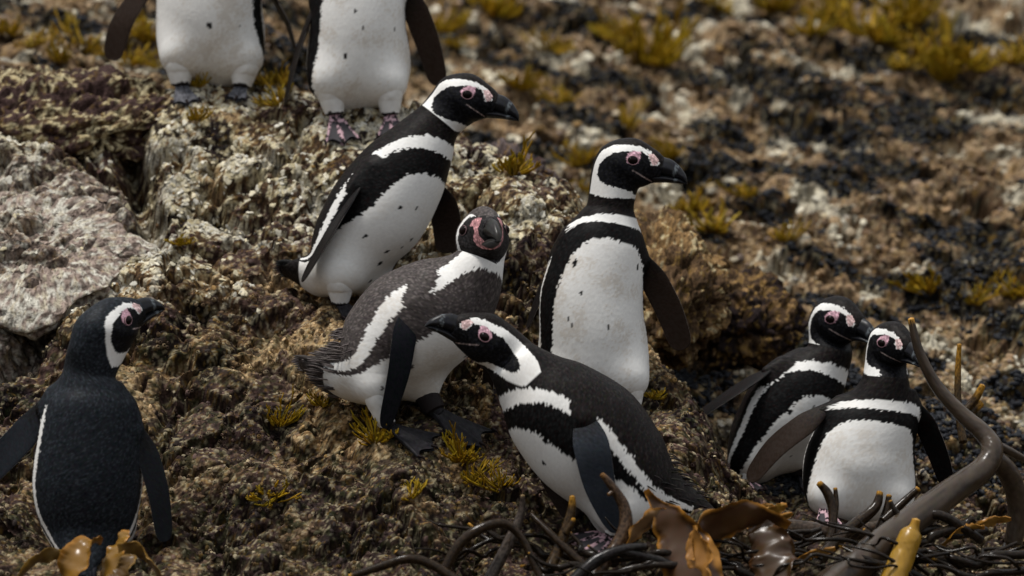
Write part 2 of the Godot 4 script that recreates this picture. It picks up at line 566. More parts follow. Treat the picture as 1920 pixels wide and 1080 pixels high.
# lg: {hip, knee, ankle: [px, py, dz], r: [..3], toe: [px, py, dz], col: 0 dark / 1 pink / 2 grey, white: thigh colour is white}
func leg(buf: Buf, lg: Dictionary, P: Callable, u: float, _where: Vector3) -> void:
	var hip: Vector3 = P.call(lg.hip[0], lg.hip[1] - 24.0, lg.hip[2] - 44.0)
	var knee: Vector3 = P.call(lg.knee[0], lg.knee[1], lg.knee[2])
	var ankle: Vector3 = P.call(lg.ankle[0], lg.ankle[1], lg.ankle[2])
	var toe: Vector3 = P.call(lg.toe[0], lg.toe[1], lg.toe[2])
	var r: Array = lg.r
	var kind: int = lg.get("col", 0)
	var dark_thigh: bool = lg.get("dark", false)
	var shank := ankle + (ankle - knee).normalized() * 2.0 * u
	# feathered thigh
	var rows_c := func(s: float, a: float) -> Color:
		var jag := n_feather.get_noise_3d(a * 7.0 + hip.x / u, s * 22.0, hip.y / u)
		if dark_thigh: return Color(0.02, 0.018, 0.017)
		if s > 0.955 + 0.06 * jag: return Color(0.03, 0.027, 0.026)
		var cw := WHITE * (0.96 + 0.06 * jag)
		cw.a = 1.0
		return cw
	tube(buf, [hip, hip.lerp(knee, 0.5), knee, knee.lerp(ankle, 0.55), shank], [float(r[1]) * 0.6 * u, float(r[1]) * 0.74 * u, float(r[1]) * 0.86 * u, lerpf(r[1], r[2], 0.58) * u, float(r[2]) * u], 36, 12, rows_c, 0.05)
	# scaly shank and webbed foot
	var skin := func(p: Vector3) -> Color:
		var m := n_feather.get_noise_3d(p.x / u * 0.55, p.y / u * 0.55, p.z / u * 0.55) + 0.5 * n_feather.get_noise_3d(p.x / u, p.y / u + 40.0, p.z / u)
		var k := Color(0.022, 0.021, 0.023) * (1.0 + 0.5 * m)
		if kind == 1 and m > -0.06: k = Color(0.46, 0.30, 0.33) * (1.0 + 0.2 * m)
		if kind == 2: k = Color(0.085, 0.085, 0.095) * (1.0 + 0.8 * m)
		k.a = 1.0
		return k
	var fwd := toe - ankle
	var upn := Vector3(0.0, 0.86, 0.51)
	fwd = (fwd - upn * fwd.dot(upn) * 0.0)
	var length := fwd.length()
	var fd := fwd.normalized()
	upn = (upn - fd * upn.dot(fd)).normalized()
	var rt := fd.cross(upn)
	var rr: float = r[2]
	tube(buf, [knee.lerp(ankle, 0.8), ankle, ankle + fd * length * 0.12 - upn * 2.0 * u], [rr * 0.62 * u, rr * 0.72 * u, rr * 0.60 * u], 20, 8, func(s, a): return skin.call(ankle + rt * cos(a) * rr * u + upn * (s * 18.0 + sin(a) * 5.0) * u), 0.08)
	var rows := 34
	var cols := 81
	var pts := PackedVector3Array()
	var cl := PackedColorArray()
	var uvs := PackedVector2Array()
	var cen := PackedVector3Array()
	var spread: float = lg.get("spread", 0.46)
	for i in rows:
		var s := float(i) / (rows - 1)
		var wd := lerpf(rr * 0.62 * u, spread * length, pow(s, 1.25))
		var mid_p := Vector3.ZERO
		var first := pts.size()
		for j in cols:
			var a := TAU * j / (cols - 1)
			var x := cos(a)
			var upper := sin(a) > 0.0
			var reach := 1.0 - 0.17 * pow(absf(sin(x * PI)), 1.3) * smoothstep(0.5, 1.0, s) - 0.06 * x * x
			var toes := 0.0
			for q in [-0.93, 0.0, 0.93]:
				toes += exp(-pow((x - q) / (0.17 - 0.05 * s), 2.0))
			var h := (lerpf(rr * 0.55, 1.6, pow(s, 0.5)) + toes * lerpf(2.0, 4.2, s) * (1.0 - 0.55 * smoothstep(0.85, 1.0, s))) * u
			h *= sqrt(absf(sin(a)))
			var p := ankle + fd * (length * s * reach) + rt * (x * wd) + upn * ((h if upper else -5.0 * u * sqrt(absf(sin(a)))) - 2.0 * u)
			pts.append(p)
			mid_p += p
			var col: Color = skin.call(p)
			if kind == 1 and toes < 0.25 and s > 0.35: col = Color(0.05, 0.045, 0.05)
			cl.append(col)
			uvs.append(Vector2(s * 3.0, x * 2.0))
		cen.append(mid_p / cols)
	buf.grid(pts, rows, cols, true, cl, uvs, cen)
	for q in [-0.93, 0.0, 0.93]:
		var tip: Vector3 = ankle + fd * length * (0.97 - 0.06 * q * q) + rt * (q * spread * length) + upn * 2.0 * u
		tube(buf, [tip - fd * 5.0 * u, tip + fd * 5.0 * u + upn * 1.5 * u, tip + fd * 12.0 * u - upn * 3.0 * u], [2.8 * u, 2.2 * u, 0.3 * u], 8, 4, func(_s, _a): return Color(0.012, 0.011, 0.011))

# ------------------------------------------------------------------ materials
var m_feather: StandardMaterial3D
var m_beak: StandardMaterial3D
var m_eye: StandardMaterial3D
var m_ring: StandardMaterial3D
var m_grey_ring: StandardMaterial3D
var m_rock: StandardMaterial3D
var m_shell: StandardMaterial3D
var m_mussel: StandardMaterial3D
var m_weed: StandardMaterial3D
var m_kelp: StandardMaterial3D
var m_stalk: StandardMaterial3D
var m_blade: StandardMaterial3D
var m_eye_mesh: Mesh
var m_ring_mesh: Mesh

func plain(rough: float, spec := 0.5) -> StandardMaterial3D:
	var m := StandardMaterial3D.new()
	m.vertex_color_use_as_albedo = true
	m.roughness = rough
	m.metallic_specular = spec
	return m

func streaks() -> ImageTexture:
	# short overlapping barbs, running along the first texture axis
	var s := 256
	var img := Image.create(s, s, false, Image.FORMAT_RF)
	img.fill(Color(0.4, 0, 0))
	var r := RandomNumberGenerator.new()
	r.seed = 11
	for k in 5200:
		var x := r.randi_range(0, s - 1)
		var y := r.randi_range(0, s - 1)
		var l := r.randi_range(14, 40)
		var hgt := r.randf_range(0.1, 1.0)
		var drift := r.randf_range(-0.12, 0.12)
		for q in l:
			var f := float(q) / l
			var val := hgt * sin(f * PI)
			var px := (x + q) % s
			var py := (y + int(drift * q) + s) % s
			img.set_pixel(px, py, Color(val, 0, 0))
	return ImageTexture.create_from_image(img)

func rock_grain(seed_value: int, freq: float, low: float) -> NoiseTexture2D:
	var t := NoiseTexture2D.new()
	t.width = 512
	t.height = 512
	t.seamless = true
	t.noise = noise_of(freq, 5, seed_value)
	var g := Gradient.new()
	g.offsets = PackedFloat32Array([0.0, 0.35, 0.6, 1.0])
	g.colors = PackedColorArray([Color(low, low, low), Color(0.72, 0.71, 0.70), Color(0.92, 0.92, 0.91), Color(1, 1, 1)])
	t.color_ramp = g
	return t

func rock_relief() -> NoiseTexture2D:
	var t := NoiseTexture2D.new()
	t.width = 512
	t.height = 512
	t.seamless = true
	t.noise = noise_of(0.05, 5, 77)
	return t

func materials() -> void:
	m_feather = plain(0.46, 0.16)
	m_feather.heightmap_enabled = true
	m_feather.heightmap_texture = streaks()
	m_feather.heightmap_scale = 0.013
	m_beak = plain(0.34, 0.28)
	m_eye = StandardMaterial3D.new()
	m_eye.albedo_color = Color(0.07, 0.035, 0.03)
	m_eye.roughness = 0.08
	m_eye.metallic_specular = 0.22
	m_ring = StandardMaterial3D.new()
	m_ring.albedo_color = Color(0.66, 0.50, 0.53)
	m_ring.roughness = 0.55
	m_grey_ring = m_ring.duplicate()
	m_grey_ring.albedo_color = Color(0.38, 0.28, 0.29)
	m_rock = plain(0.75, 0.14)
	m_rock.albedo_texture = rock_grain(5, 0.04, 0.22)
	m_rock.uv1_triplanar = true
	m_rock.uv1_world_triplanar = true
	m_rock.uv1_scale = Vector3.ONE * 5.3
	m_rock.heightmap_enabled = true
	m_rock.heightmap_texture = rock_relief()
	m_rock.heightmap_scale = 0.12
	m_shell = plain(0.62, 0.2)
	m_mussel = plain(0.45, 0.22)
	m_weed = plain(0.5, 0.25)
	m_weed.backlight_enabled = true
	m_weed.backlight = Color(0.45, 0.40, 0.2)
	m_stalk = plain(0.27, 0.36)
	m_kelp = plain(0.2, 0.26)
	var kg := rock_grain(41, 0.02, 0.55)
	m_kelp.albedo_texture = kg
	m_kelp.uv1_scale = Vector3(0.7, 0.5, 1.0)
	m_blade = plain(0.28, 0.4)
	m_blade.backlight_enabled = true
	m_blade.backlight = Color(0.5, 0.36, 0.14)
	var sp := SphereMesh.new()
	sp.radius = 1.0
	sp.height = 2.0
	sp.radial_segments = 24
	sp.rings = 12
	m_eye_mesh = sp
	var to := TorusMesh.new()
	to.inner_radius = 0.91
	to.outer_radius = 1.13
	to.rings = 28
	to.ring_segments = 10
	# lay the ring in the xy plane so that it faces along z
	var st := SurfaceTool.new()
	st.begin(Mesh.PRIMITIVE_TRIANGLES)
	st.append_from(to, 0, Transform3D(Basis(Vector3.RIGHT, PI / 2), Vector3.ZERO))
	m_ring_mesh = st.commit()

# ------------------------------------------------------------------ ground
var gx := PackedFloat32Array()
var gz := PackedFloat32Array()
var gh := PackedFloat32Array()
var gd := PackedFloat32Array()
var gp := PackedVector3Array()
var gn := PackedVector3Array()
var anchors: Array = []       # [Vector3 point, weight, radius]

func profile(keys: Array, z: float) -> float:
	for i in keys.size() - 1:
		if z <= keys[i][0] and z >= keys[i + 1][0]:
			var f: float = (keys[i][0] - z) / (keys[i][0] - keys[i + 1][0])
			return lerpf(keys[i][1], keys[i + 1][1], f)
	return keys[0][1] if z > keys[0][0] else keys[keys.size() - 1][1]

const LEFT_SLOPE := [[60.0, -3.2], [6.0, -3.0], [1.6, -1.75], [0.9, -1.05], [0.5, -0.66], [0.1, -0.36], [-0.2, -0.09], [-0.60, 0.29], [-0.75, 0.42], [-0.95, 0.46], [-1.3, 0.49], [-2.0, 0.74], [-3.5, 1.35], [-6.0, 2.5], [-12.0, 5.2], [-40.0, 16.0], [-80.0, 26.0]]
const RIGHT_SLOPE := [[60.0, -3.2], [6.0, -3.0], [1.6, -1.5], [0.9, -0.82], [0.5, -0.66], [0.0, -0.585], [-0.3, -0.50], [-1.0, -0.16], [-2.0, 0.38], [-3.0, 0.86], [-6.0, 2.4], [-12.0, 5.2], [-40.0, 16.0], [-80.0, 26.0]]
const RIM := [[9.0, 0.52], [0.4, 0.52], [0.0, 0.44], [-0.35, 0.34], [-0.58, 0.22], [-0.85, -0.12], [-1.1, -0.35], [-2.0, -0.6], [-90.0, -0.6]]
const CRACK := [Vector2(-0.94, -0.76), Vector2(-0.885, -0.56), Vector2(-0.843, -0.46), Vector2(-0.87, -0.40), Vector2(-0.947, -0.35), Vector2(-1.056, -0.24), Vector2(-1.16, -0.12), Vector2(-1.45, -0.04)]

func rough_height(x: float, z: float) -> float:
	var l := profile(LEFT_SLOPE, z)
	var r := profile(RIGHT_SLOPE, z)
	var e := profile(RIM, z) + 0.07 * n_big.get_noise_2d(x + 3.0, z * 1.2)
	var k := smoothstep(e - 0.16, e + 0.24, x)
	var h := lerpf(l, r, k)
	h += 0.075 * n_big.get_noise_2d(x, z)
	return h

func anchor_fix(x: float, z: float) -> float:
	var s := 0.0
	for a in anchors:
		var dx: float = x - a[0].x
		var dz: float = z - a[0].z
		var q: float = (dx * dx + dz * dz) / (a[2] * a[2])
		if q < 9.0: s += a[1] * exp(-q)
	return s

func settle_anchors() -> void:
	for it in 40:
		for a in anchors:
			var now := EYE.y + rough_height(a[0].x, a[0].z) + anchor_fix(a[0].x, a[0].z)
			a[1] += (a[0].y - now) * 0.35

# relief that stands out along the slope's normal
const OUT := Vector3(0.0, 0.77, 0.638)

func relief(x: float, y: float, z: float) -> float:
	var near := smoothstep(-3.0, -0.9, z)
	var wx := x + 0.05 * n_patch.get_noise_3d(x, y + 9.0, z)
	var wy := y + 0.05 * n_patch.get_noise_3d(x + 17.0, y, z)
	var c2 := n_block.get_noise_3d(wx, wy, z)
	# tilted slabs with ledges between them and long slanting cracks
	var lay := (wy * 0.9 + 0.35 * wx + 0.25 * n_patch.get_noise_3d(x * 0.5, y * 0.5 + 11.0, z * 0.5)) * 5.2
	var step := lay - floorf(lay)
	var h := near * 0.030 * (step * smoothstep(1.0, 0.72, step) - 0.35) * smoothstep(-0.35, 0.1, n_patch.get_noise_3d(x * 0.4 + 30.0, y * 0.4, z * 0.4))
	var line := absf(n_patch.get_noise_3d(wx * 0.55 + 0.35 * wy + 14.0, wy * 0.9 - 0.3 * wx, z * 0.5))
	h -= 0.028 * smoothstep(0.060, 0.0, line) * near
	h -= 0.022 * smoothstep(0.16, 0.0, c2 + 1.0) * near
	h += 0.055 * n_patch.get_noise_3d(x * 0.9, y * 0.9 + 40.0, z * 0.9)
	var p := n_patch.get_noise_3d(x * 1.9 + 7.0, y * 1.9, z * 1.9)
	h -= 0.040 * smoothstep(0.16, 0.46, p)
	h += (1.0 - near) * 0.07 * (c2 + 0.5)
	# crevice beside the pale slab
	if x < -0.7 and z < 0.6 and z > -0.8:
		var best := 9.0
		for i in CRACK.size() - 1:
			var q := Geometry2D.get_closest_point_to_segment(Vector2(x, z), CRACK[i], CRACK[i + 1])
			best = minf(best, q.distance_to(Vector2(x, z)))
		var wide := 0.034 + 0.02 * p
		h -= 0.13 * exp(-pow(best / wide, 2.0))
	# trodden flat where the birds stand
	for a in anchors:
		var dx: float = x - a[0].x
		var dz: float = z - a[0].z
		var q: float = (dx * dx + dz * dz) / 0.0032
		if q < 6.0: h *= 1.0 - exp(-q)
	return h

# 0 on bare, water-worn faces, 1 where the rock is crusted
func bare(q: Vector3) -> float:
	return smoothstep(-0.16, 0.10, n_patch.get_noise_3d(q.x * 0.8 + 33.0, q.y * 0.8, q.z * 0.8))

# small relief, standing on the large: knobs, ridges, joints, grit
func grain(q: Vector3) -> float:
	var near := smoothstep(-3.0, -0.9, q.z)
	var s := n_small.get_noise_3d(q.x, q.y, q.z)
	var c := n_cell.get_noise_3d(q.x, q.y, q.z)
	var rough := lerpf(0.35, 1.0, bare(q))
	var h := rough * (0.0048 * (0.6 - 2.0 * absf(s)) + 0.0014 * n_fine.get_noise_3d(q.x, q.y, q.z)) + lerpf(0.007, 0.012, rough) * n_mid.get_noise_3d(q.x, q.y, q.z)
	h -= 0.005 * smoothstep(0.16, 0.0, c + 1.0)
	h += (1.0 - near) * (0.014 * s + 0.024 * (c + 0.5))
	for a in anchors:
		var dx: float = q.x - a[0].x
		var dz: float = q.z - a[0].z
		var d: float = (dx * dx + dz * dz) / 0.0026
		if d < 6.0: h *= 1.0 - exp(-d)
	return h

func base_height(x: float, z: float) -> float:
	return EYE.y + rough_height(x, z) + anchor_fix(x, z)

func find_cell(arr: PackedFloat32Array, q: float) -> int:
	return clampi(arr.bsearch(q) - 1, 0, arr.size() - 2)

func on_grid(arr: PackedFloat32Array, x: float, z: float) -> float:
	var i := find_cell(gz, z)
	var j := find_cell(gx, x)
	var fz := clampf((z - gz[i]) / (gz[i + 1] - gz[i]), 0.0, 1.0)
	var fx := clampf((x - gx[j]) / (gx[j + 1] - gx[j]), 0.0, 1.0)
	var k := i * gx.size() + j
	var w := gx.size()
	return lerpf(lerpf(arr[k], arr[k + 1], fx), lerpf(arr[k + w], arr[k + w + 1], fx), fz)

func ground_y(x: float, z: float) -> float:
	var zz := z
	for it in 3: zz = z - OUT.z * on_grid(gd, x, zz)
	return on_grid(gh, x, zz) + OUT.y * on_grid(gd, x, zz)

func ground_normal(x: float, z: float, e := 0.012) -> Vector3:
	return Vector3(ground_y(x - e, z) - ground_y(x + e, z), 2.0 * e, ground_y(x, z - e) - ground_y(x, z + e)).normalized()

# where a line of sight meets the slope
func spot(px: float, py: float) -> Vector3:
	var dist := 6.9
	while dist < 16.0:
		var p := at(px, py, dist)
		if p.y < ground_y(p.x, p.z): return Vector3(p.x, ground_y(p.x, p.z), p.z)
		dist += 0.006
	var far := at(px, py, 16.0)
	return Vector3(far.x, ground_y(far.x, far.z), far.z)

const TAN := Color(0.30, 0.182, 0.082)
const BROWN := Color(0.10, 0.060, 0.034)
const DARK := Color(0.026, 0.019, 0.016)
const PLUM := Color(0.080, 0.048, 0.044)
const INK := Color(0.009, 0.0095, 0.011)
const CREAM := Color(0.60, 0.515, 0.325)
const PALE := Color(0.64, 0.61, 0.53)
const PINKISH := Color(0.30, 0.235, 0.20)
const OCHRE := Color(0.30, 0.18, 0.03)
const GREEN := Color(0.040, 0.045, 0.020)

# what grows on and stains the rock: lichen crusts above, barnacles and weed film below, mussels far back
func rock_color(x: float, y0: float, z: float) -> Color:
	var y := y0 - EYE.y
	var big := n_patch.get_noise_3d(x * 0.55, y0 * 0.55, z * 0.55)
	var mid := n_patch.get_noise_3d(x * 1.6 + 20.0, y0 * 1.6, z * 1.6)
	var sml := n_small.get_noise_3d(x * 1.7, y0 * 1.7, z * 1.7 + 9.0)
	var fin := n_fine.get_noise_3d(x * 0.75 + 5.0, y0 * 0.75, z * 0.75)
	var fin2 := n_fine.get_noise_3d(x * 1.25, y0 * 1.25, z * 1.25 + 31.0)
	var plum := n_patch.get_noise_3d(x * 0.9 + 51.0, y0 * 0.9, z * 0.9 + 4.0)
	var warm := n_patch.get_noise_3d(x * 0.7 - 12.0, y0 * 0.7, z * 0.7)
	var col := BROWN.lerp(TAN, smoothstep(-0.22, 0.16, 0.8 * warm + 0.5 * mid + 0.5 * sml + 0.3 * fin))
	col = col.lerp(Color(0.46, 0.32, 0.175), 0.85 * smoothstep(0.02, 0.22, warm + 0.35 * sml + 0.3 * fin))
	col = col.lerp(PLUM, smoothstep(0.02, 0.16, plum + 0.4 * sml) * 0.9)
	col = col.lerp(INK, 0.85 * smoothstep(0.08, 0.20, n_patch.get_noise_3d(x * 1.1 + 9.0, y0 * 1.1 + 70.0, z * 1.1) + 0.35 * sml))
	var rim := profile(RIM, z)
	var far := smoothstep(-0.9, -1.3, z) if x < rim else smoothstep(-0.55, -1.0, z)
	# wet dark belt low on the slope
	var wet := smoothstep(-0.30, -0.44, y + 0.26 * big + 0.10 * mid) * (1.0 - far)
	col = col.lerp(DARK.lerp(PLUM, smoothstep(-0.1, 0.35, sml)), wet * 0.66)
	# lichen crusts on the upper boulders
	var lich := smoothstep(-0.14, 0.20, y + 0.24 * big + 0.06 * mid) * (1.0 - far) * smoothstep(0.35, 0.05, x)
	var crust := smoothstep(0.0, 0.07, 0.55 * mid + 0.8 * sml + 0.7 * fin - 0.40 + 0.46 * lich - 0.7 * maxf(0.0, plum))
	col = col.lerp(CREAM.lerp(PALE, smoothstep(-0.1, 0.4, fin2 + mid)), crust * lich)
	# pale slab at the far left
	var slab := smoothstep(-0.84, -0.92, x + 0.10 * big) * smoothstep(-0.66, -0.58, z) * smoothstep(0.0, -0.06, z + 0.40 + (x + 0.90) * 1.0 + 0.1 * mid)
	col = col.lerp(PINKISH.lerp(PALE, smoothstep(0.0, 0.35, sml + 0.7 * fin + 0.25 * mid)), slab * 0.75)
	if far > 0.0:
		var fc := BROWN.lerp(Color(0.33, 0.222, 0.128), smoothstep(-0.36, 0.22, mid + 0.5 * sml))
		fc = fc.lerp(PALE.lerp(CREAM, 0.4), smoothstep(0.20, 0.34, n_patch.get_noise_3d(x * 1.1 - 30.0, y0, z * 1.1) + 0.45 * sml))
		fc = fc.lerp(INK, smoothstep(0.12, 0.22, mussel_field(x, y0, z) + 0.35 * sml))
		col = col.lerp(fc, far)
	var g := 0.75 * fin + 0.75 * fin2
	if g > 0.30: col = col.lerp(CREAM, 0.42 * (1.0 - far * 0.5) * (1.0 - slab))
	elif g > 0.20: col = col.lerp(OCHRE, 0.38)
	elif g < -0.22: col = col.lerp(DARK, 0.75)
	if sml < -0.22 and y < -0.1: col = col.lerp(GREEN, 0.55)
	col.a = 1.0
	return col

func mussel_field(x: float, y: float, z: float) -> float:
	var v := y + 0.35 * x - 0.2 * z
	return n_patch.get_noise_3d(x * 0.55 + 80.0, v * 1.5, z * 0.4) + 0.16 * smoothstep(0.3, 1.5, x)

func build_axis(stops: Array) -> PackedFloat32Array:
	# stops: [from, to, step]; steps run on, so spacing changes only at the stops
	var a := PackedFloat32Array()
	for s in stops:
		var m := maxi(1, int(round((s[1] - s[0]) / s[2])))
		for q in m: a.append(s[0] + (s[1] - s[0]) * q / m)
	a.append(stops[stops.size() - 1][1])
	return a

func ground() -> void:
	settle_anchors()
	gx = build_axis([[-60.0, -8.0, 8.0], [-8.0, -2.6, 0.6], [-2.6, -1.75, 0.05], [-1.75, -1.26, 0.010], [-1.26, 1.26, 0.0045], [1.26, 1.75, 0.010], [1.75, 2.6, 0.05], [2.6, 8.0, 0.6], [8.0, 60.0, 8.0]])
	gz = build_axis([[-80.0, -14.0, 8.0], [-14.0, -6.0, 0.5], [-6.0, -4.2, 0.06], [-4.2, -2.2, 0.012], [-2.2, -1.0, 0.007], [-1.0, 0.62, 0.0027], [0.62, 0.74, 0.008], [0.74, 1.3, 0.03], [1.3, 6.0, 0.4], [6.0, 60.0, 9.0]])
	var w := gx.size()
	var n := gz.size()
	gh.resize(w * n)
	gd.resize(w * n)
	var pts := PackedVector3Array()
	pts.resize(w * n)
	var cl := PackedColorArray()
	cl.resize(w * n)
	var uvs := PackedVector2Array()
	uvs.resize(w * n)
	for i in n:
		var z := gz[i]
		for j in w:
			var x := gx[j]
			var h := base_height(x, z)
			var r := relief(x, h, z)
			var k := i * w + j
			gh[k] = h
			gd[k] = r
			pts[k] = Vector3(x, h, z) + OUT * r
			uvs[k] = Vector2(x, z)
	gp.resize(w * n)
	gn.resize(w * n)
	for i in n:
		var i0 := maxi(i - 1, 0) * w
		var i1 := mini(i + 1, n - 1) * w
		for j in w:
			var k := i * w + j
			var nv := (pts[i1 + j] - pts[i0 + j]).cross(pts[i * w + mini(j + 1, w - 1)] - pts[i * w + maxi(j - 1, 0)]).normalized()
			gn[k] = nv
			var q := pts[k] + nv * grain(pts[k])
			gp[k] = q
			cl[k] = rock_color(q.x, q.y, q.z)
	pts = gp
	var cen := PackedVector3Array()
	for i in n: cen.append(Vector3(0, -400, gz[i]))
	var buf := Buf.new()
	buf.grid(pts, n, w, false, cl, uvs, cen)
	tag(put(buf.mesh(), "ground", m_rock), "rough tan and brown rock slope crusted with lichen", "", "", "structure")

# ------------------------------------------------------------------ things
func _ready() -> void:
	# camera
	var cam := Camera3D.new()
	cam.name = "camera"
	add_child(cam)
	cam.position = EYE
	var lens := CameraAttributesPhysical.new()
	lens.frustum_focal_length = 149.3
	lens.frustum_focus_distance = 7.95
	lens.exposure_aperture = 2.5
	lens.exposure_multiplier = 1.0
	lens.frustum_near = 0.1
	lens.frustum_far = 400.0
	cam.attributes = lens
	cam.fov = rad_to_deg(2.0 * atan(540.0 / FPX))
	cam.near = 0.1
	cam.far = 400.0
	cam.current = true
	# overcast sky, a soft sun high on the left
	var env := Environment.new()
	env.background_mode = Environment.BG_SKY
	var sky := Sky.new()
	var sm := ProceduralSkyMaterial.new()
	sm.sky_top_color = Color(0.96, 0.98, 1.0)
	sm.sky_horizon_color = Color(0.36, 0.39, 0.44)
	sm.sky_curve = 0.35
	sm.ground_horizon_color = Color(0.20, 0.22, 0.25)
	sm.ground_bottom_color = Color(0.13, 0.15, 0.16)
	sm.sun_angle_max = 0.5
	sky.sky_material = sm
	env.sky = sky
	env.tonemap_mode = Environment.TONE_MAPPER_LINEAR
	env.background_energy_multiplier = 0.5
	env.tonemap_exposure = 2.2
	env.sdfgi_enabled = true
	env.ssao_enabled = true
	env.ssil_enabled = true
	var we := WorldEnvironment.new()
	we.name = "world_environment"
	we.environment = env
	add_child(we)
	var sun := DirectionalLight3D.new()
	sun.name = "sun"
	add_child(sun)
	sun.light_energy = 0.5
	sun.light_angular_distance = 11.0
	sun.light_color = Color(1.0, 0.985, 0.965)
	sun.shadow_enabled = true
	sun.look_at_from_position(Vector3.ZERO, Vector3(0.26, -1.0, -0.12), Vector3.UP)

	rng.seed = 4
	n_big = noise_of(1.9, 2, 12)
	n_mid = noise_of(6.0, 3, 3)
	n_small = noise_of(18.0, 3, 21)
	n_block = noise_of(5.5, 1, 18, FastNoiseLite.TYPE_CELLULAR)
	n_block.cellular_return_type = FastNoiseLite.RETURN_DISTANCE2_SUB
	n_cell = noise_of(17.0, 1, 8, FastNoiseLite.TYPE_CELLULAR)
	n_cell.cellular_return_type = FastNoiseLite.RETURN_DISTANCE2_SUB
	n_fine = noise_of(62.0, 2, 31)
	n_patch = noise_of(4.0, 3, 15)
	n_feather = noise_of(0.16, 2, 9)
	materials()
	var birds := bird_list()
	# the slope carries every foot
	for d in birds:
		var u: float = d.dist / FPX
		var o := at(d.base.x, d.base.y, d.dist)
		for lg in d.legs:
			for k in [lg.ankle, lg.toe]:
				anchors.append([o + Vector3((k[0] - d.base.x) * u, (d.base.y - k[1]) * u - 0.021, k[2] * u), 0.0, 0.110])
	# the ledge falls away in front of the bird at the left edge and below the kelp
	for q in [[164, 1110, 7.5], [70, 1100, 7.52], [260, 1100, 7.52], [330, 1070, 7.6]]:
		anchors.append([at(q[0], q[1], q[2]), 0.0, 0.075])
	ground()
	for d in birds: penguin(d)
	crusts()
	shore()

# ------------------------------------------------------------------ crusts and rubble: too many to count
func lathe_bit(rings: Array, sides: int, seed_value: int, rough: float) -> ArrayMesh:
	# rings: [radius, height]; an uneven little shell, crust or stone
	var r := RandomNumberGenerator.new()
	r.seed = seed_value
	var buf := Buf.new()
	var pts := PackedVector3Array()
	var cl := PackedColorArray()
	var uvs := PackedVector2Array()
	var cen := PackedVector3Array()
	var w := []
	for j in sides: w.append(1.0 + r.randf_range(-rough, rough))
	for q in rings:
		cen.append(Vector3(0, q[1] - 0.4, 0))
		var lift := r.randf_range(-rough, rough) * 0.2
		for j in sides + 1:
			var a := TAU * j / sides
			var k: float = w[j % sides]
			pts.append(Vector3(cos(a) * q[0] * k, q[1] * (1.0 + (k - 1.0) * 0.6) + lift * 0.0, sin(a) * q[0] * k))
			cl.append(Color(1, 1, 1) if q.size() < 3 else Color(q[2], q[2], q[2]))
			uvs.append(Vector2(float(j) / sides, q[1]))
	buf.grid(pts, rings.size(), sides + 1, true, cl, uvs, cen)
	return buf.mesh()

func scatter(called: String, label: String, mesh: Mesh, mat: Material, spots: Array) -> void:
	# spots: [Transform3D, Color]
	var mm := MultiMesh.new()
	mm.transform_format = MultiMesh.TRANSFORM_3D
	mm.use_colors = true
	mm.mesh = mesh
	mm.instance_count = spots.size()
	for k in spots.size():
		mm.set_instance_transform(k, spots[k][0])
		mm.set_instance_color(k, spots[k][1])
	var o := MultiMeshInstance3D.new()
	o.multimesh = mm
	o.material_override = mat
	o.name = numbered(called)
	add_child(o)
	tag(o, label, "rubble", "", "stuff")

func lie(p: Vector3, n: Vector3, size: Vector3, spin: float, sink: float) -> Transform3D:
	var x := n.cross(Vector3(sin(spin), 0.31, cos(spin))).normalized()
	var z := x.cross(n).normalized()
	return Transform3D(Basis(x * size.x, n * size.y, z * size.z), p - n * sink)

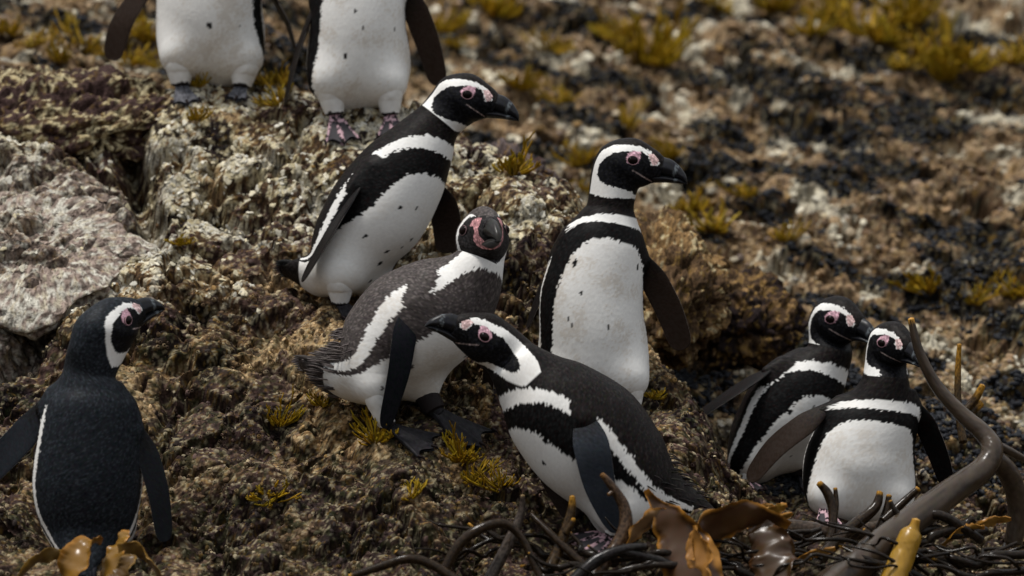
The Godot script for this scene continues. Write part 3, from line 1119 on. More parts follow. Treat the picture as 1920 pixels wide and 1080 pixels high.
func crusts() -> void:
	var r := RandomNumberGenerator.new()
	r.seed = 99
	var barn: Array = []
	var flake: Array = []
	var grit: Array = []
	var mussel: Array = []
	var stone: Array = []
	var w := gx.size()
	var i_near := find_cell(gz, 0.70)
	var i_mid := find_cell(gz, -1.1)
	var i_far := find_cell(gz, -4.0)
	var j0 := find_cell(gx, -1.5)
	var j1 := find_cell(gx, 1.5)
	for k in 150000:
		var i := r.randi_range(i_mid, i_near - 2)
		var j := r.randi_range(j0, j1)
		var c := i * w + j
		var p := gp[c] + Vector3(r.randf_range(-0.002, 0.002), 0, 0)
		var y := p.y - EYE.y
		var rim := profile(RIM, p.z)
		var big := n_patch.get_noise_3d(p.x * 0.55, p.y * 0.55, p.z * 0.55)
		var mid := n_patch.get_noise_3d(p.x * 1.6 + 20.0, p.y * 1.6, p.z * 1.6)
		var clump := n_small.get_noise_3d(p.x * 0.8 + 60.0, p.y * 0.8, p.z * 0.8)
		var n := gn[c]
		n = n.lerp(OUT, 0.3).normalized()
		var far: bool = p.x > rim and p.z < -0.6
		if far: continue
		var spin := r.randf() * TAU
		var tone := r.randf()
		var lich := smoothstep(-0.14, 0.20, y + 0.24 * big + 0.06 * mid) * smoothstep(0.35, 0.05, p.x)
		var slab: bool = p.x < -0.88 and p.z > -0.64 and p.z < -0.42 - (p.x + 0.90)
		if slab and r.randf() > 0.15: continue
		if r.randf() > 0.45 + 0.55 * bare(p): continue
		if lich > 0.35 and tone < 0.6 and rock_color(p.x, p.y, p.z).r > 0.36:
			var q := 0.0025 + 0.006 * pow(r.randf(), 2.0)
			n = (n + Vector3(r.randf_range(-0.4, 0.4), r.randf_range(-0.3, 0.3), r.randf_range(-0.3, 0.3))).normalized()
			flake.append([lie(p, n, Vector3(q * r.randf_range(0.7, 1.4), q * r.randf_range(0.18, 0.5), q * r.randf_range(0.6, 1.2)), spin, q * 0.06), CREAM.lerp(PALE, r.randf()) * r.randf_range(0.55, 1.05)])
		elif lich < 0.75 and clump > -0.04 + 0.5 * absf(mid) and tone < 0.72:
			var q := 0.0015 + 0.0045 * pow(r.randf(), 2.5)
			var bc := TAN.lerp(CREAM, r.randf() * r.randf())
			if r.randf() < 0.35: bc = BROWN
			if r.randf() < 0.10: bc = OCHRE
			if y + 0.3 * big < -0.30 and r.randf() < 0.72: bc = [DARK, PLUM, BROWN, INK][r.randi() % 4]
			if mid > 0.22 and r.randf() < 0.7: bc = bc.lerp(DARK, 0.7)
			bc = bc.lerp(rock_color(p.x, p.y, p.z), 0.72)
			barn.append([lie(p, n, Vector3(q, q * r.randf_range(0.8, 1.5), q), spin, q * 0.15), bc * r.randf_range(0.7, 1.45)])
		elif tone < 0.60:
			var q := 0.0016 + 0.0055 * pow(r.randf(), 3.0)
			var gc: Color = [DARK, BROWN, PLUM, INK, TAN, GREEN, DARK][r.randi() % 7]
			gc = gc.lerp(rock_color(p.x, p.y, p.z), 0.8)
			grit.append([lie(p, n, Vector3(q * r.randf_range(0.7, 1.5), q * r.randf_range(0.25, 0.7), q), spin, q * 0.15), gc * r.randf_range(0.6, 1.35)])
	# the broken ground farther up and to the right
	for k in 90000:
		var i := r.randi_range(i_far, find_cell(gz, -0.3))
		var j := r.randi_range(find_cell(gx, -1.75), find_cell(gx, 1.75))
		var c := i * w + j
		var p := gp[c] + Vector3(r.randf_range(-0.004, 0.004), 0, 0)
		var rim := profile(RIM, p.z)
		if p.x < rim + 0.05 and p.z > -1.05: continue
		var n := (OUT + Vector3(r.randf_range(-0.5, 0.5), r.randf_range(-0.4, 0.4), r.randf_range(-0.3, 0.3))).normalized()
		var bed := mussel_field(p.x, p.y, p.z)
		var spin := r.randf() * TAU
		var depth := clampf((-p.z - 0.3) / 2.5, 0.0, 1.0)
		if bed > 0.10:
			if r.randf() < 0.45:
				var q := r.randf_range(0.007, 0.015)
				mussel.append([lie(p, n, Vector3(q * 0.55, q * 0.5, q), spin, 0.0), INK.lerp(Color(0.016, 0.017, 0.021), r.randf())])
		elif r.randf() < 0.22:
			var q := r.randf_range(0.004, 0.011) * lerpf(0.8, 1.7, depth * r.randf())
			var pale := n_patch.get_noise_3d(p.x * 1.1 - 30.0, p.y, p.z * 1.1)
			var sc: Color = [TAN, TAN, BROWN, BROWN, PINKISH, DARK, OCHRE.lerp(TAN, 0.6)][r.randi() % 7]
			if pale > 0.22 or r.randf() < 0.07: sc = CREAM.lerp(PALE, r.randf())
			sc = sc.lerp(rock_color(p.x, p.y, p.z), 0.65)
			stone.append([lie(p, n, Vector3(q * r.randf_range(0.7, 1.5), q * r.randf_range(0.45, 0.9), q), spin, q * 0.15), sc * r.randf_range(0.65, 1.15)])
	scatter("barnacles", "tan and cream barnacles covering the lower rock", lathe_bit([[1.0, 0.0], [0.86, 0.42], [0.58, 0.86], [0.40, 0.84, 0.7], [0.26, 0.4, 0.35], [0.02, 0.3, 0.2]], 8, 5, 0.12), m_shell, barn)
	scatter("lichen_crust", "cream lichen crust on the upper left boulders", lathe_bit([[1.0, -0.15], [0.96, 0.25], [0.66, 0.6], [0.35, 0.45], [0.02, 0.62]], 9, 15, 0.48), m_shell, flake)
	scatter("rock_grit", "dark grit and chips between the barnacles", lathe_bit([[1.0, -0.2], [0.9, 0.35], [0.5, 0.75], [0.02, 0.85]], 7, 25, 0.3), m_shell, grit)
	scatter("mussel_bed", "black mussel beds on the blurred slope behind", lathe_bit([[0.05, -0.9], [0.6, -0.7], [0.95, -0.1], [0.75, 0.6], [0.3, 0.95], [0.02, 1.0]], 9, 35, 0.08), m_mussel, mussel)
	scatter("stone_rubble", "tan and pale stone rubble on the blurred slope behind", lathe_bit([[0.5, -0.6], [1.0, -0.2], [0.95, 0.35], [0.55, 0.8], [0.02, 0.9]], 8, 45, 0.28), m_shell, stone)

# ------------------------------------------------------------------ boulders
func boulder(label: String, center: Vector2, dist: float, rad: Vector3, tones: Array, seed_value: int, flat := 0.0) -> void:
	var u := dist / FPX
	var root := at(center.x, center.y, dist)
	var lay := Basis(Vector3.RIGHT, OUT, Vector3.RIGHT.cross(OUT))
	var rows := 161
	var cols := 161
	var pts := PackedVector3Array()
	var cl := PackedColorArray()
	var uvs := PackedVector2Array()
	var cen := PackedVector3Array()
	for i in rows:
		var la := PI * (float(i) / (rows - 1) - 0.5)
		cen.append(Vector3.ZERO)
		for j in cols:
			var lo := TAU * j / (cols - 1)
			var dir := Vector3(sin(la), cos(la) * cos(lo), cos(la) * sin(lo))
			var w := dir * 1.1 + Vector3(seed_value * 3.7, 0, 0)
			# faceted: push towards a few cut planes
			var k := 1.0 + 0.26 * n_big.get_noise_3d(w.x * 0.5, w.y * 0.5, w.z * 0.5) + 0.10 * n_big.get_noise_3d(w.x * 1.3, w.y * 1.3, w.z * 1.3)
			if flat > 0.0 and dir.y > flat: k *= lerpf(1.0, flat / dir.y, 0.85)
			var p := lay * (Vector3(dir.x * rad.x, dir.y * rad.y, dir.z * rad.z) * (k * u))
			var nrm := Vector3(dir.x / rad.x, dir.y / rad.y, dir.z / rad.z).normalized()
			if flat > 0.0: nrm = nrm.lerp(Vector3.UP, smoothstep(flat - 0.1, flat + 0.1, dir.y)).normalized()
			dir = lay * nrm
			var q := root + p
			var disp := 0.008 * (0.5 - 2.0 * absf(n_small.get_noise_3d(q.x, q.y, q.z))) + 0.024 * n_mid.get_noise_3d(q.x, q.y, q.z) + 0.004 * n_fine.get_noise_3d(q.x, q.y, q.z)
			disp -= 0.012 * smoothstep(0.14, 0.0, n_cell.get_noise_3d(q.x, q.y, q.z) + 1.0)
			p += dir * disp * (0.5 if flat > 0.0 else 1.0)
			var mid := n_patch.get_noise_3d(q.x * 1.6 + 20.0, q.y * 1.6, q.z * 1.6)
			var sml := n_small.get_noise_3d(q.x * 1.7, q.y * 1.7, q.z * 1.7 + 9.0)
			var fin := n_fine.get_noise_3d(q.x * 0.75 + 5.0, q.y * 0.75, q.z * 0.75)
			var col: Color = (tones[0] as Color).lerp(tones[1], smoothstep(-0.2, 0.2, mid + 0.6 * sml))
			col = col.lerp(tones[2], smoothstep(0.02, 0.12, 0.6 * sml + 0.7 * fin + 0.4 * mid - float(tones[3])))
			if fin < -0.28: col = col.lerp(DARK, 0.6)
			if fin > 0.30: col = col.lerp(OCHRE, 0.35)
			col.a = 1.0
			pts.append(p)
			cl.append(col)
			uvs.append(Vector2(lo, la))
	var buf := Buf.new()
	buf.grid(pts, rows, cols, true, cl, uvs, cen)
	var o := put(buf.mesh(), "boulder", m_rock)
	o.position = root
	tag(o, label, "boulder", "boulders on the slope")

# ------------------------------------------------------------------ seaweed and kelp
var tuft_meshes: Array = []

func make_tufts() -> void:
	for v in 5:
		var r := RandomNumberGenerator.new()
		r.seed = 300 + v
		var buf := Buf.new()
		var many := 34 + 5 * v
		for k in many:
			var a := r.randf() * TAU
			var lean := pow(r.randf(), 0.6) * 1.9
			var dir := Vector3(cos(a) * lean, 1.0, sin(a) * lean).normalized()
			var l := r.randf_range(0.010, 0.034) * (1.15 - 0.22 * lean) * (1.0 + 0.55 * sin(a + v))
			var foot := Vector3(cos(a) * lean, 0, sin(a) * lean) * r.randf_range(0.002, 0.016)
			var bend := Vector3(r.randf_range(-0.3, 0.3), 0.25, r.randf_range(-0.3, 0.3))
			var mid := foot + dir * l * 0.55
			var tip := mid + (dir + bend).normalized() * l * 0.5
			var hue := r.randf()
			var c1 := Color(0.33, 0.18, 0.008).lerp(Color(0.27, 0.19, 0.012), hue) * r.randf_range(0.6, 1.2)
			var shade := func(_s: float, _a: float) -> Color:
				return Color(c1.r, c1.g, c1.b, 1.0)
			tube(buf, [foot - dir * 0.006, mid, tip], [0.0012, 0.0019, 0.0013], 6, 4, shade, 0.0, 0.65)
			# forked tips
			for q in 2:
				var out := (dir + bend + Vector3(r.randf_range(-0.9, 0.9), 0.1, r.randf_range(-0.9, 0.9))).normalized()
				var e := mid.lerp(tip, r.randf_range(0.1, 0.8))
				tube(buf, [e, e + out * l * 0.18 + Vector3(0, 0.001, 0), e + out * l * 0.34 + Vector3(0, 0.003, 0)], [0.0012, 0.0015, 0.0009], 5, 3, func(_s, _a): return Color(c1.r, c1.g, c1.b, 1.0), 0.0, 0.7)
		tuft_meshes.append(buf.mesh())

func tuft(px: float, py: float, size: float, label: String, group: String, k: int) -> void:
	var p := spot(px, py)
	var o := put(tuft_meshes[k % 5], "seaweed_tuft", m_weed)
	var n := ground_normal(p.x, p.z, 0.03).lerp(Vector3.UP, 0.55).normalized()
	var grow := 1.35 * size * (EYE.z - p.z) / 8.0
	var b := Basis(Vector3.UP.cross(n).normalized(), Vector3.UP.angle_to(n)) if n.angle_to(Vector3.UP) > 0.01 else Basis.IDENTITY
	o.transform = Transform3D(b * Basis(Vector3.UP, k * 1.7) * Basis.from_scale(Vector3(1.0 + 0.3 * sin(k * 2.1), 0.85 + 0.25 * sin(k * 3.7), 1.0) * grow), p + n * 0.003)
	tag(o, label, "seaweed", group)

const KELP := Color(0.030, 0.019, 0.011)
const KELP_TIP := Color(0.42, 0.21, 0.03)

# each branch: [[px, py, dist, radius px], ...]; the first point of a branch may be a bright worn tip
func kelp(called: String, label: String, branches: Array, tone := KELP, tip := KELP_TIP, tip_len := 0.10, mat: Material = null) -> Node3D:
	var b0 = branches[0][branches[0].size() - 1]
	var origin := at(b0[0], b0[1], b0[2])
	var root := base(called, origin)
	tag(root, label, "kelp", "kelp washed up along the bottom")
	for k in branches.size():
		var path: Array = []
		var rad: Array = []
		for q in branches[k]:
			path.append(at(q[0], q[1], q[2]) - origin)
			rad.append(q[3] * q[2] / FPX)
		var buf := Buf.new()
		tube(buf, path, rad, 26, 14, func(s: float, a: float) -> Color:
			var nz := n_small.get_noise_3d(s * 0.7 + k, a * 0.12, b0[0] * 0.01)
			var c := tone * (1.0 + (0.7 if tone.r < 0.2 else 0.25) * nz)
			if s < tip_len + 0.05 * nz: c = c.lerp(tip, smoothstep(tip_len, tip_len * 0.25, s))
			c.a = 1.0
			return c, 0.05)
		put(buf.mesh(), "stem" if k == 0 else "branch", mat if mat else m_kelp, root)
	return root

# a leathery blade: a strip with thickness along a path, with a side vector, ruffled at its edges
func blade(label: String, path_px: Array, side: Vector3, tone: Color, edge: Color, ruffle: float, seed_value: int) -> void:
	var p0 = path_px[path_px.size() - 1]
	var origin := at(p0[0], p0[1], p0[2])
	var path: Array = []
	var wid: Array = []
	for q in path_px:
		path.append(at(q[0], q[1], q[2]) - origin)
		wid.append(q[3] * q[2] / FPX)
	var n := path.size()
	var per := 24
	var rows := (n - 1) * per + 1
	var cols := 65
	var pts := PackedVector3Array()
	var cl := PackedColorArray()
	var uvs := PackedVector2Array()
	var cen := PackedVector3Array()
	for i in rows:
		var k := mini(i / per, n - 2)
		var f := float(i - k * per) / per
		var c := crv(path[maxi(k - 1, 0)], path[k], path[k + 1], path[mini(k + 2, n - 1)], f)
		var tan := (crv(path[maxi(k - 1, 0)], path[k], path[k + 1], path[mini(k + 2, n - 1)], minf(f + 0.05, 1.05)) - c).normalized()
		var w := maxf(0.001, cubic_interpolate(wid[k], wid[k + 1], wid[maxi(k - 1, 0)], wid[mini(k + 2, n - 1)], f))
		var s := float(i) / (rows - 1)
		var turn := side.rotated(tan, 0.9 * n_mid.get_noise_2d(s * 0.25 + seed_value, 3.0))
		var ch := (turn - tan * turn.dot(tan)).normalized()
		var nor := tan.cross(ch)
		cen.append(c)
		for j in cols:
			var a := TAU * j / (cols - 1)
			var x := cos(a)
			var y := sin(a)
			var rag := 1.0 + 0.16 * n_mid.get_noise_2d(s * 0.9 + seed_value * 5.0, signf(x) * 4.0)
			var wave := ruffle * w * x * x * absf(x) * n_mid.get_noise_2d(s * 0.42 + seed_value * 3.0, x * 0.10)
			var cup := 0.30 * w * (x * x - 0.4) * n_mid.get_noise_2d(s * 0.2 + seed_value, 8.0) * 2.0
			var p := c + ch * (w * x * rag) + nor * (wave + cup + y * 0.0016)
			var nz := n_small.get_noise_3d(p.x * 0.8 + seed_value, p.y * 0.8, p.z * 0.8)
			var col := tone.lerp(edge, clampf(smoothstep(0.72, 1.0, absf(x) + 0.2 * nz) + smoothstep(0.14, 0.0, s), 0.0, 1.0)) * (1.0 + 0.25 * nz)
			col.a = 1.0
			pts.append(p)
			cl.append(col)
			uvs.append(Vector2(s * 3.0, x))
	var buf := Buf.new()
	buf.grid(pts, rows, cols, true, cl, uvs, cen)
	var o := put(buf.mesh(), "kelp_frond", m_blade)
	o.position = origin
	tag(o, label, "kelp", "kelp washed up along the bottom")

func shore() -> void:
	boulder("lichen-crusted boulder below the leftmost top penguin's flipper", Vector2(105, 222), 8.83, Vector3(225, 70, 125), [PLUM, BROWN, CREAM, 0.12], 1)
	boulder("pale pinkish grey flat-topped slab at the left edge", Vector2(46, 488), 8.40, Vector3(215, 82, 185), [PINKISH * 1.3, PINKISH, PALE, 0.02], 2, 0.35)
	boulder("smooth purple-grey boulder behind the tall leaning penguin's chest", Vector2(925, 385), 8.95, Vector3(115, 90, 130), [Color(0.16, 0.125, 0.12), PLUM, TAN, 0.30], 3)
	boulder("tan rounded boulder behind the brown flipper of the upright penguin", Vector2(1235, 545), 8.72, Vector3(125, 105, 180), [BROWN, TAN, CREAM, 0.28], 4)
	boulder("dark brown boulder between the upright penguin and the right-hand pair", Vector2(1385, 610), 8.95, Vector3(120, 85, 110), [DARK, BROWN, TAN, 0.22], 5)
	boulder("whitish boulder above the dark brown one, right of centre", Vector2(1465, 535), 9.6, Vector3(92, 55, 75), [TAN, PINKISH, PALE, -0.05], 6)
	boulder("whitish stone on the blurred slope above the upright penguin's beak", Vector2(1275, 190), 10.7, Vector3(75, 38, 50), [TAN, PINKISH, PALE, 0.0], 7)
	# tufts of seaweed
	make_tufts()
	var n := 0
	for q in [[15, 66, 1.0, "weed tuft at the very left edge near the top"], [60, 88, 1.0, "second weed tuft from the left edge near the top"], [115, 122, 0.9, "weed tuft on the brow of the lichen-crusted boulder"], [250, 74, 0.9, "weed tuft right behind the tip of the top left flipper"], [282, 76, 0.8, "weed tuft between the top left flipper and the white belly"], [245, 122, 1.1, "weed tuft just below the tip of the top left flipper"], [308, 128, 0.9, "weed tuft left of the top left penguin's leg"], [368, 165, 0.55, "weed tuft between the legs of the top left penguin"], [490, 166, 1.0, "weed tuft right of the top left penguin's foot"], [520, 160, 0.7, "small weed tuft beside the thin flipper between the topmost penguins"]]:
		tuft(q[0], q[1], q[2], q[3], "tufts at the top left", n)
		n += 1
	for q in [[160, 100, 1.7, "largest yellow-green seaweed tuft, beside the flipper at top left"], [370, 226, 0.8, "seaweed tuft just below the grey webbed foot at top left"], [522, 214, 0.9, "seaweed tuft on the rock edge between the two topmost penguins"], [340, 470, 0.6, "tiny seaweed tuft on the cream rock left of the leaning penguin's tail"], [525, 815, 0.9, "forked seaweed tuft below the grey-brown penguin's tail"], [505, 945, 1.4, "drooping olive seaweed tuft on the dark lower rock"], [702, 830, 1.2, "seaweed tuft in front of the grey-brown penguin's near foot"], [602, 775, 0.7, "small seaweed tuft under the grey-brown penguin's tail feathers"], [770, 942, 0.8, "dull seaweed tuft below the grey-brown penguin's feet"], [868, 862, 1.0, "brown seaweed tuft at the toes of the grey-brown penguin"], [885, 905, 1.2, "brown seaweed tuft between the grey-brown and the crouching penguin"], [940, 930, 1.0, "low brown seaweed tuft under the crouching penguin's breast"], [1222, 752, 0.5, "small yellow weed sprig above the crouching penguin's back"], [1322, 640, 0.8, "seaweed tuft beside the tip of the upright penguin's brown flipper"], [962, 325, 1.1, "seaweed tuft on the boulder right of the leaning penguin's breast"], [1050, 195, 1.5, "bright seaweed tuft above and left of the upright penguin's head"], [1200, 110, 2.2, "big bright seaweed tuft above the upright penguin's head"], [1340, 440, 1.5, "olive seaweed tuft right of the upright penguin's shoulder"], [975, 170, 1.0, "narrow seaweed tuft just above the leaning penguin's beak"]]:
		tuft(q[0], q[1], q[2], q[3], "tufts on the near rocks", n)
		n += 1
	for q in [[835, 60, 1.1, "blurred ochre weed tuft right of the topmost penguins' brown flipper, upper one"], [852, 85, 0.9, "blurred ochre weed tuft right of the topmost penguins' brown flipper, lower one"],
		[930, 24, 1.4, "blurred ochre weed tuft at the top edge above the leaning penguin's head"], [1030, 95, 1.3, "blurred ochre weed tuft up and right of the leaning penguin's beak tip"],
		[1235, 130, 1.3, "ochre weed tuft touching the right side of the biggest tuft"], [1168, 85, 1.2, "ochre weed tuft touching the left side of the biggest tuft"],
		[1180, 250, 1.1, "ochre weed tuft just above the upright penguin's crown"], [1095, 310, 1.0, "ochre weed tuft behind the nape of the upright penguin"], [1092, 358, 0.8, "small ochre weed tuft beside the upright penguin's neck"],
		[1262, 296, 0.9, "ochre weed tuft just above the upright penguin's beak"], [1292, 402, 1.1, "ochre weed tuft just below the upright penguin's beak tip"], [1400, 370, 0.9, "lone blurred weed tuft right of the upright penguin's beak"], [1470, 452, 0.9, "blurred weed tuft above the whitish boulder"],
		[1350, 22, 1.2, "leftmost blurred weed tuft at the top edge right of centre"], [1460, 20, 1.2, "blurred weed tuft at the top edge, second from centre"], [1545, 30, 1.6, "large blurred weed tuft at the top edge, third from centre"], [1525, 75, 1.4, "blurred weed tuft just below the large one at the top edge"],
		[1640, 72, 1.4, "left tuft of the big weed cluster at the upper right"], [1660, 85, 1.1, "small tuft at the left foot of the upper right weed cluster"], [1705, 40, 1.5, "topmost tuft of the big weed cluster at the upper right"], [1722, 105, 1.9, "largest tuft of the big weed cluster at the upper right"], [1780, 120, 1.9, "broad tuft in the right half of the upper right weed cluster"], [1815, 130, 1.5, "rightmost tuft of the big weed cluster at the upper right"], [1695, 130, 1.0, "lowest left tuft of the big weed cluster at the upper right"], [1770, 150, 1.1, "lowest tuft of the big weed cluster at the upper right"],
		[1900, 115, 1.4, "blurred weed tuft at the right edge near the top"], [1740, 560, 1.1, "blurred weed tuft above the thick kelp stalk's tip"], [1822, 580, 1.0, "blurred weed tuft right of the thick kelp stalk's tip"], [1902, 570, 1.0, "blurred weed tuft at the right edge above the kelp"]]:
		tuft(q[0], q[1], q[2], q[3], "tufts on the far slope", n)
		n += 1
	# kelp on the right
	kelp("kelp_stalk", "thick forked kelp stalk rising beside the front-facing penguin at right", [[[1708, 597, 7.80, 6], [1722, 655, 7.80, 9], [1755, 722, 7.80, 12], [1802, 775, 7.79, 15], [1846, 815, 7.77, 18], [1860, 845, 7.75, 21], [1842, 880, 7.73, 23], [1780, 925, 7.68, 26], [1700, 985, 7.6, 29], [1620, 1050, 7.53, 33], [1550, 1110, 7.47, 36]], [[1855, 850, 7.76, 18], [1892, 890, 7.80, 20], [1908, 950, 7.82, 19], [1900, 1020, 7.82, 17]], [[1930, 866, 7.85, 6], [1900, 850, 7.82, 8], [1862, 832, 7.78, 10]]], Color(0.044, 0.031, 0.021), KELP_TIP, 0.035, m_stalk)
	kelp("kelp_stalk", "slim upright kelp sprig with orange tip right of the thick stalk", [[[1799, 645, 7.95, 4], [1796, 700, 7.95, 6], [1797, 765, 7.93, 7], [1806, 830, 7.9, 8]], [[1843, 722, 7.95, 6], [1826, 752, 7.95, 8], [1802, 778, 7.94, 8]], [[1838, 755, 7.97, 9], [1822, 770, 7.96, 10], [1806, 790, 7.94, 8]]], Color(0.05, 0.03, 0.012), KELP_TIP, 0.5)
	kelp("kelp_stalk", "stubby golden cut kelp stalk at the bottom right", [[[1718, 974, 7.5, 8], [1714, 988, 7.5, 10], [1709, 1000, 7.5, 20], [1704, 1014, 7.49, 22], [1693, 1042, 7.48, 23], [1670, 1100, 7.45, 25]]], Color(0.30, 0.165, 0.018), Color(0.42, 0.22, 0.03), 0.2, m_blade)
	kelp("kelp_stalk", "short kelp stub with orange tip before the front-facing penguin's foot", [[[1535, 905, 7.7, 6], [1552, 926, 7.7, 9], [1562, 960, 7.69, 9], [1556, 1010, 7.66, 8], [1530, 1070, 7.62, 8]], [[1566, 915, 7.71, 4], [1568, 950, 7.7, 5], [1560, 990, 7.68, 6]]])
	kelp("kelp_stalk", "forked kelp branch below the front-facing penguin's belly", [[[1650, 922, 7.72, 6], [1640, 952, 7.71, 10], [1596, 990, 7.68, 12], [1550, 1035, 7.62, 12], [1500, 1095, 7.55, 12]], [[1667, 928, 7.73, 5], [1660, 965, 7.72, 8], [1640, 1010, 7.7, 9]], [[1722, 916, 7.74, 6], [1690, 945, 7.73, 8], [1655, 978, 7.71, 9]]])
	kelp("kelp_stalk", "grey-brown kelp stalk lying flat below the right-hand pair", [[[1440, 985, 7.75, 15], [1500, 992, 7.74, 17], [1570, 1000, 7.73, 16], [1650, 990, 7.76, 15], [1700, 960, 7.8, 14]]], Color(0.06, 0.042, 0.03), KELP, 0.02)
	kelp("kelp_stalk", "curved thorny kelp stem in front of the crouching penguin's flank", [[[1128, 889, 7.5, 5], [1146, 910, 7.5, 8], [1170, 950, 7.5, 11], [1172, 990, 7.49, 13], [1152, 1030, 7.47, 13], [1110, 1085, 7.43, 13]], [[1140, 928, 7.49, 3], [1152, 922, 7.5, 7], [1160, 928, 7.5, 8]]], Color(0.075, 0.045, 0.027), Color(0.18, 0.09, 0.03), 0.12)
	kelp("kelp_stalk", "pointed grey kelp stalk left of the crouching penguin's foot", [[[980, 928, 7.5, 4], [976, 965, 7.5, 8], [955, 1015, 7.48, 11], [915, 1090, 7.44, 12]]], Color(0.06, 0.045, 0.036), Color(0.25, 0.17, 0.08), 0.06)
	kelp("kelp_stalk", "arching dark kelp stem at the bottom centre", [[[820, 1095, 7.4, 9], [858, 1025, 7.42, 10], [900, 992, 7.43, 10], [946, 982, 7.44, 9], [980, 1012, 7.44, 7], [1000, 1055, 7.43, 7], [1018, 1095, 7.42, 7]]], KELP, KELP, 0.02)
	kelp("kelp_stalk", "low wavy kelp stem at the bottom left of centre", [[[655, 1082, 7.4, 6], [715, 1062, 7.4, 8], [765, 1048, 7.4, 9], [808, 1058, 7.4, 9], [860, 1090, 7.38, 9]], [[742, 1034, 7.4, 5], [752, 1044, 7.4, 6], [765, 1052, 7.4, 6]]], KELP, Color(0.5, 0.27, 0.05), 0.05)
	kelp("kelp_stalk", "upright kelp stem with orange tip under the crouching penguin's belly", [[[1073, 930, 7.52, 5], [1070, 965, 7.52, 9], [1045, 1035, 7.5, 11], [1015, 1095, 7.46, 12]], [[1076, 972, 7.5, 4], [1070, 985, 7.5, 6], [1060, 1000, 7.5, 7]]], Color(0.05, 0.03, 0.013), KELP_TIP, 0.28)
	kelp("kelp_stalk", "dark forked kelp arm across the bottom below the crouching penguin", [[[1215, 1024, 7.42, 6], [1172, 1030, 7.42, 10], [1120, 1050, 7.41, 12], [1070, 1095, 7.39, 13]], [[1290, 1072, 7.42, 5], [1240, 1052, 7.42, 8], [1170, 1034, 7.42, 9]]], Color(0.022, 0.019, 0.018), KELP, 0.04)
	kelp("kelp_stalk", "thin dark kelp stem slanting under the crouching penguin's breast", [[[996, 965, 7.54, 5], [1040, 1008, 7.5, 7], [1100, 1065, 7.46, 8]]], KELP, KELP, 0.03)
	# loose thin stems heaped over the right corner
	var r := RandomNumberGenerator.new()
	r.seed = 61
	for k in 46:
		var x := r.randf_range(1200, 1910) if k > 8 else r.randf_range(860, 1180)
		var y := r.randf_range(985, 1075) + (25.0 if x < 1400 else 0.0)
		var dd := 7.66 - (y - 985.0) * 0.0022 + r.randf_range(-0.04, 0.04)
		var run := r.randf_range(110, 260)
		var slope := r.randf_range(-1.1, 1.1)
		var arch := r.randf_range(-30, 40)
		var rad := r.randf_range(2.5, 4.5) if k % 3 else r.randf_range(6.0, 10.0)
		var pts: Array = []
		for q in 7:
			var f := q / 6.0
			pts.append([x + run * (f - 0.5) + r.randf_range(-14, 14), y + slope * run * 0.45 * (0.5 - f) - arch * sin(f * PI) + r.randf_range(-9, 9) + 16.0 * f * f, dd - 0.04 * sin(f * PI) + r.randf_range(-0.012, 0.012), rad * (0.35 + 0.65 * smoothstep(0.0, 0.4, f))])
		var arms := [pts]
		if k % 2 == 0:
			var j: Array = pts[2]
			arms.append([[j[0] - 60 + r.randf_range(-20, 20), j[1] - r.randf_range(10, 34), j[2] - 0.02, rad * 0.35], [j[0] - 30, j[1] - r.randf_range(2, 18), j[2] - 0.02, rad * 0.6], [j[0], j[1], j[2], rad * 0.7]])
		kelp("kelp_strand", "thin dark kelp stem in the tangle along the bottom edge", arms, (KELP * 0.4).lerp(Color(0.026, 0.019, 0.014), r.randf()), KELP_TIP if k % 3 == 0 else KELP, 0.07)
	# blades
	var amber := Color(0.34, 0.15, 0.022)
	var leather := Color(0.055, 0.025, 0.010)
	blade("large folded brown kelp blade below the crouching penguin's tail", [[1212, 918, 7.48, 6], [1232, 950, 7.48, 14], [1258, 985, 7.46, 40], [1284, 1040, 7.42, 56], [1304, 1110, 7.38, 62]], Vector3(0.9, 0.25, 0.35), leather, amber, 0.5, 1)
	blade("orange-rimmed kelp blade standing on the bottom edge", [[1302, 985, 7.40, 5], [1306, 1015, 7.40, 20], [1318, 1060, 7.38, 34], [1330, 1110, 7.36, 40]], Vector3(0.7, 0.1, 0.7), Color(0.30, 0.14, 0.035), amber, 0.6, 2)
	blade("brown kelp blade reaching right under the crouching penguin's tail", [[1480, 985, 7.52, 10], [1430, 972, 7.50, 24], [1380, 972, 7.48, 34], [1330, 1000, 7.46, 40], [1290, 1060, 7.43, 42]], Vector3(0.2, 0.75, 0.6), leather, amber, 0.7, 3)
	blade("small golden curled kelp blade right of the crouching penguin's tail", [[1476, 948, 7.62, 5], [1456, 955, 7.62, 12], [1430, 968, 7.6, 14], [1396, 985, 7.58, 10]], Vector3(0.1, 0.8, 0.5), Color(0.30, 0.17, 0.03), amber, 0.9, 4)
	blade("pale brown kelp strip beside the crouching penguin's leg", [[1255, 968, 7.48, 14], [1222, 972, 7.48, 20], [1190, 1000, 7.47, 20], [1160, 1050, 7.45, 18]], Vector3(0.3, 0.8, 0.4), Color(0.21, 0.125, 0.06), amber, 0.5, 5)
	blade("dark brown kelp blade hanging in the tangle at bottom centre right", [[1420, 985, 7.5, 20], [1440, 1020, 7.47, 40], [1450, 1060, 7.44, 46], [1440, 1110, 7.4, 40]], Vector3(0.9, -0.1, 0.4), Color(0.05, 0.028, 0.013), leather, 0.6, 6)
	var scraps := ["golden kelp scrap lying between the crouching penguin's tail and the right-hand pair", "curled amber kelp scrap just left of the front-facing penguin's foot", "amber kelp scrap under the thick stalk at the bottom right", "brown kelp scrap at the bottom edge left of the golden stub", "small amber kelp scrap right of the thick forked stalk's base"]
	var at_scraps := [[1412, 962, 7.62], [1440, 975, 7.6], [1800, 1000, 7.62], [1520, 1040, 7.5], [1850, 985, 7.7]]
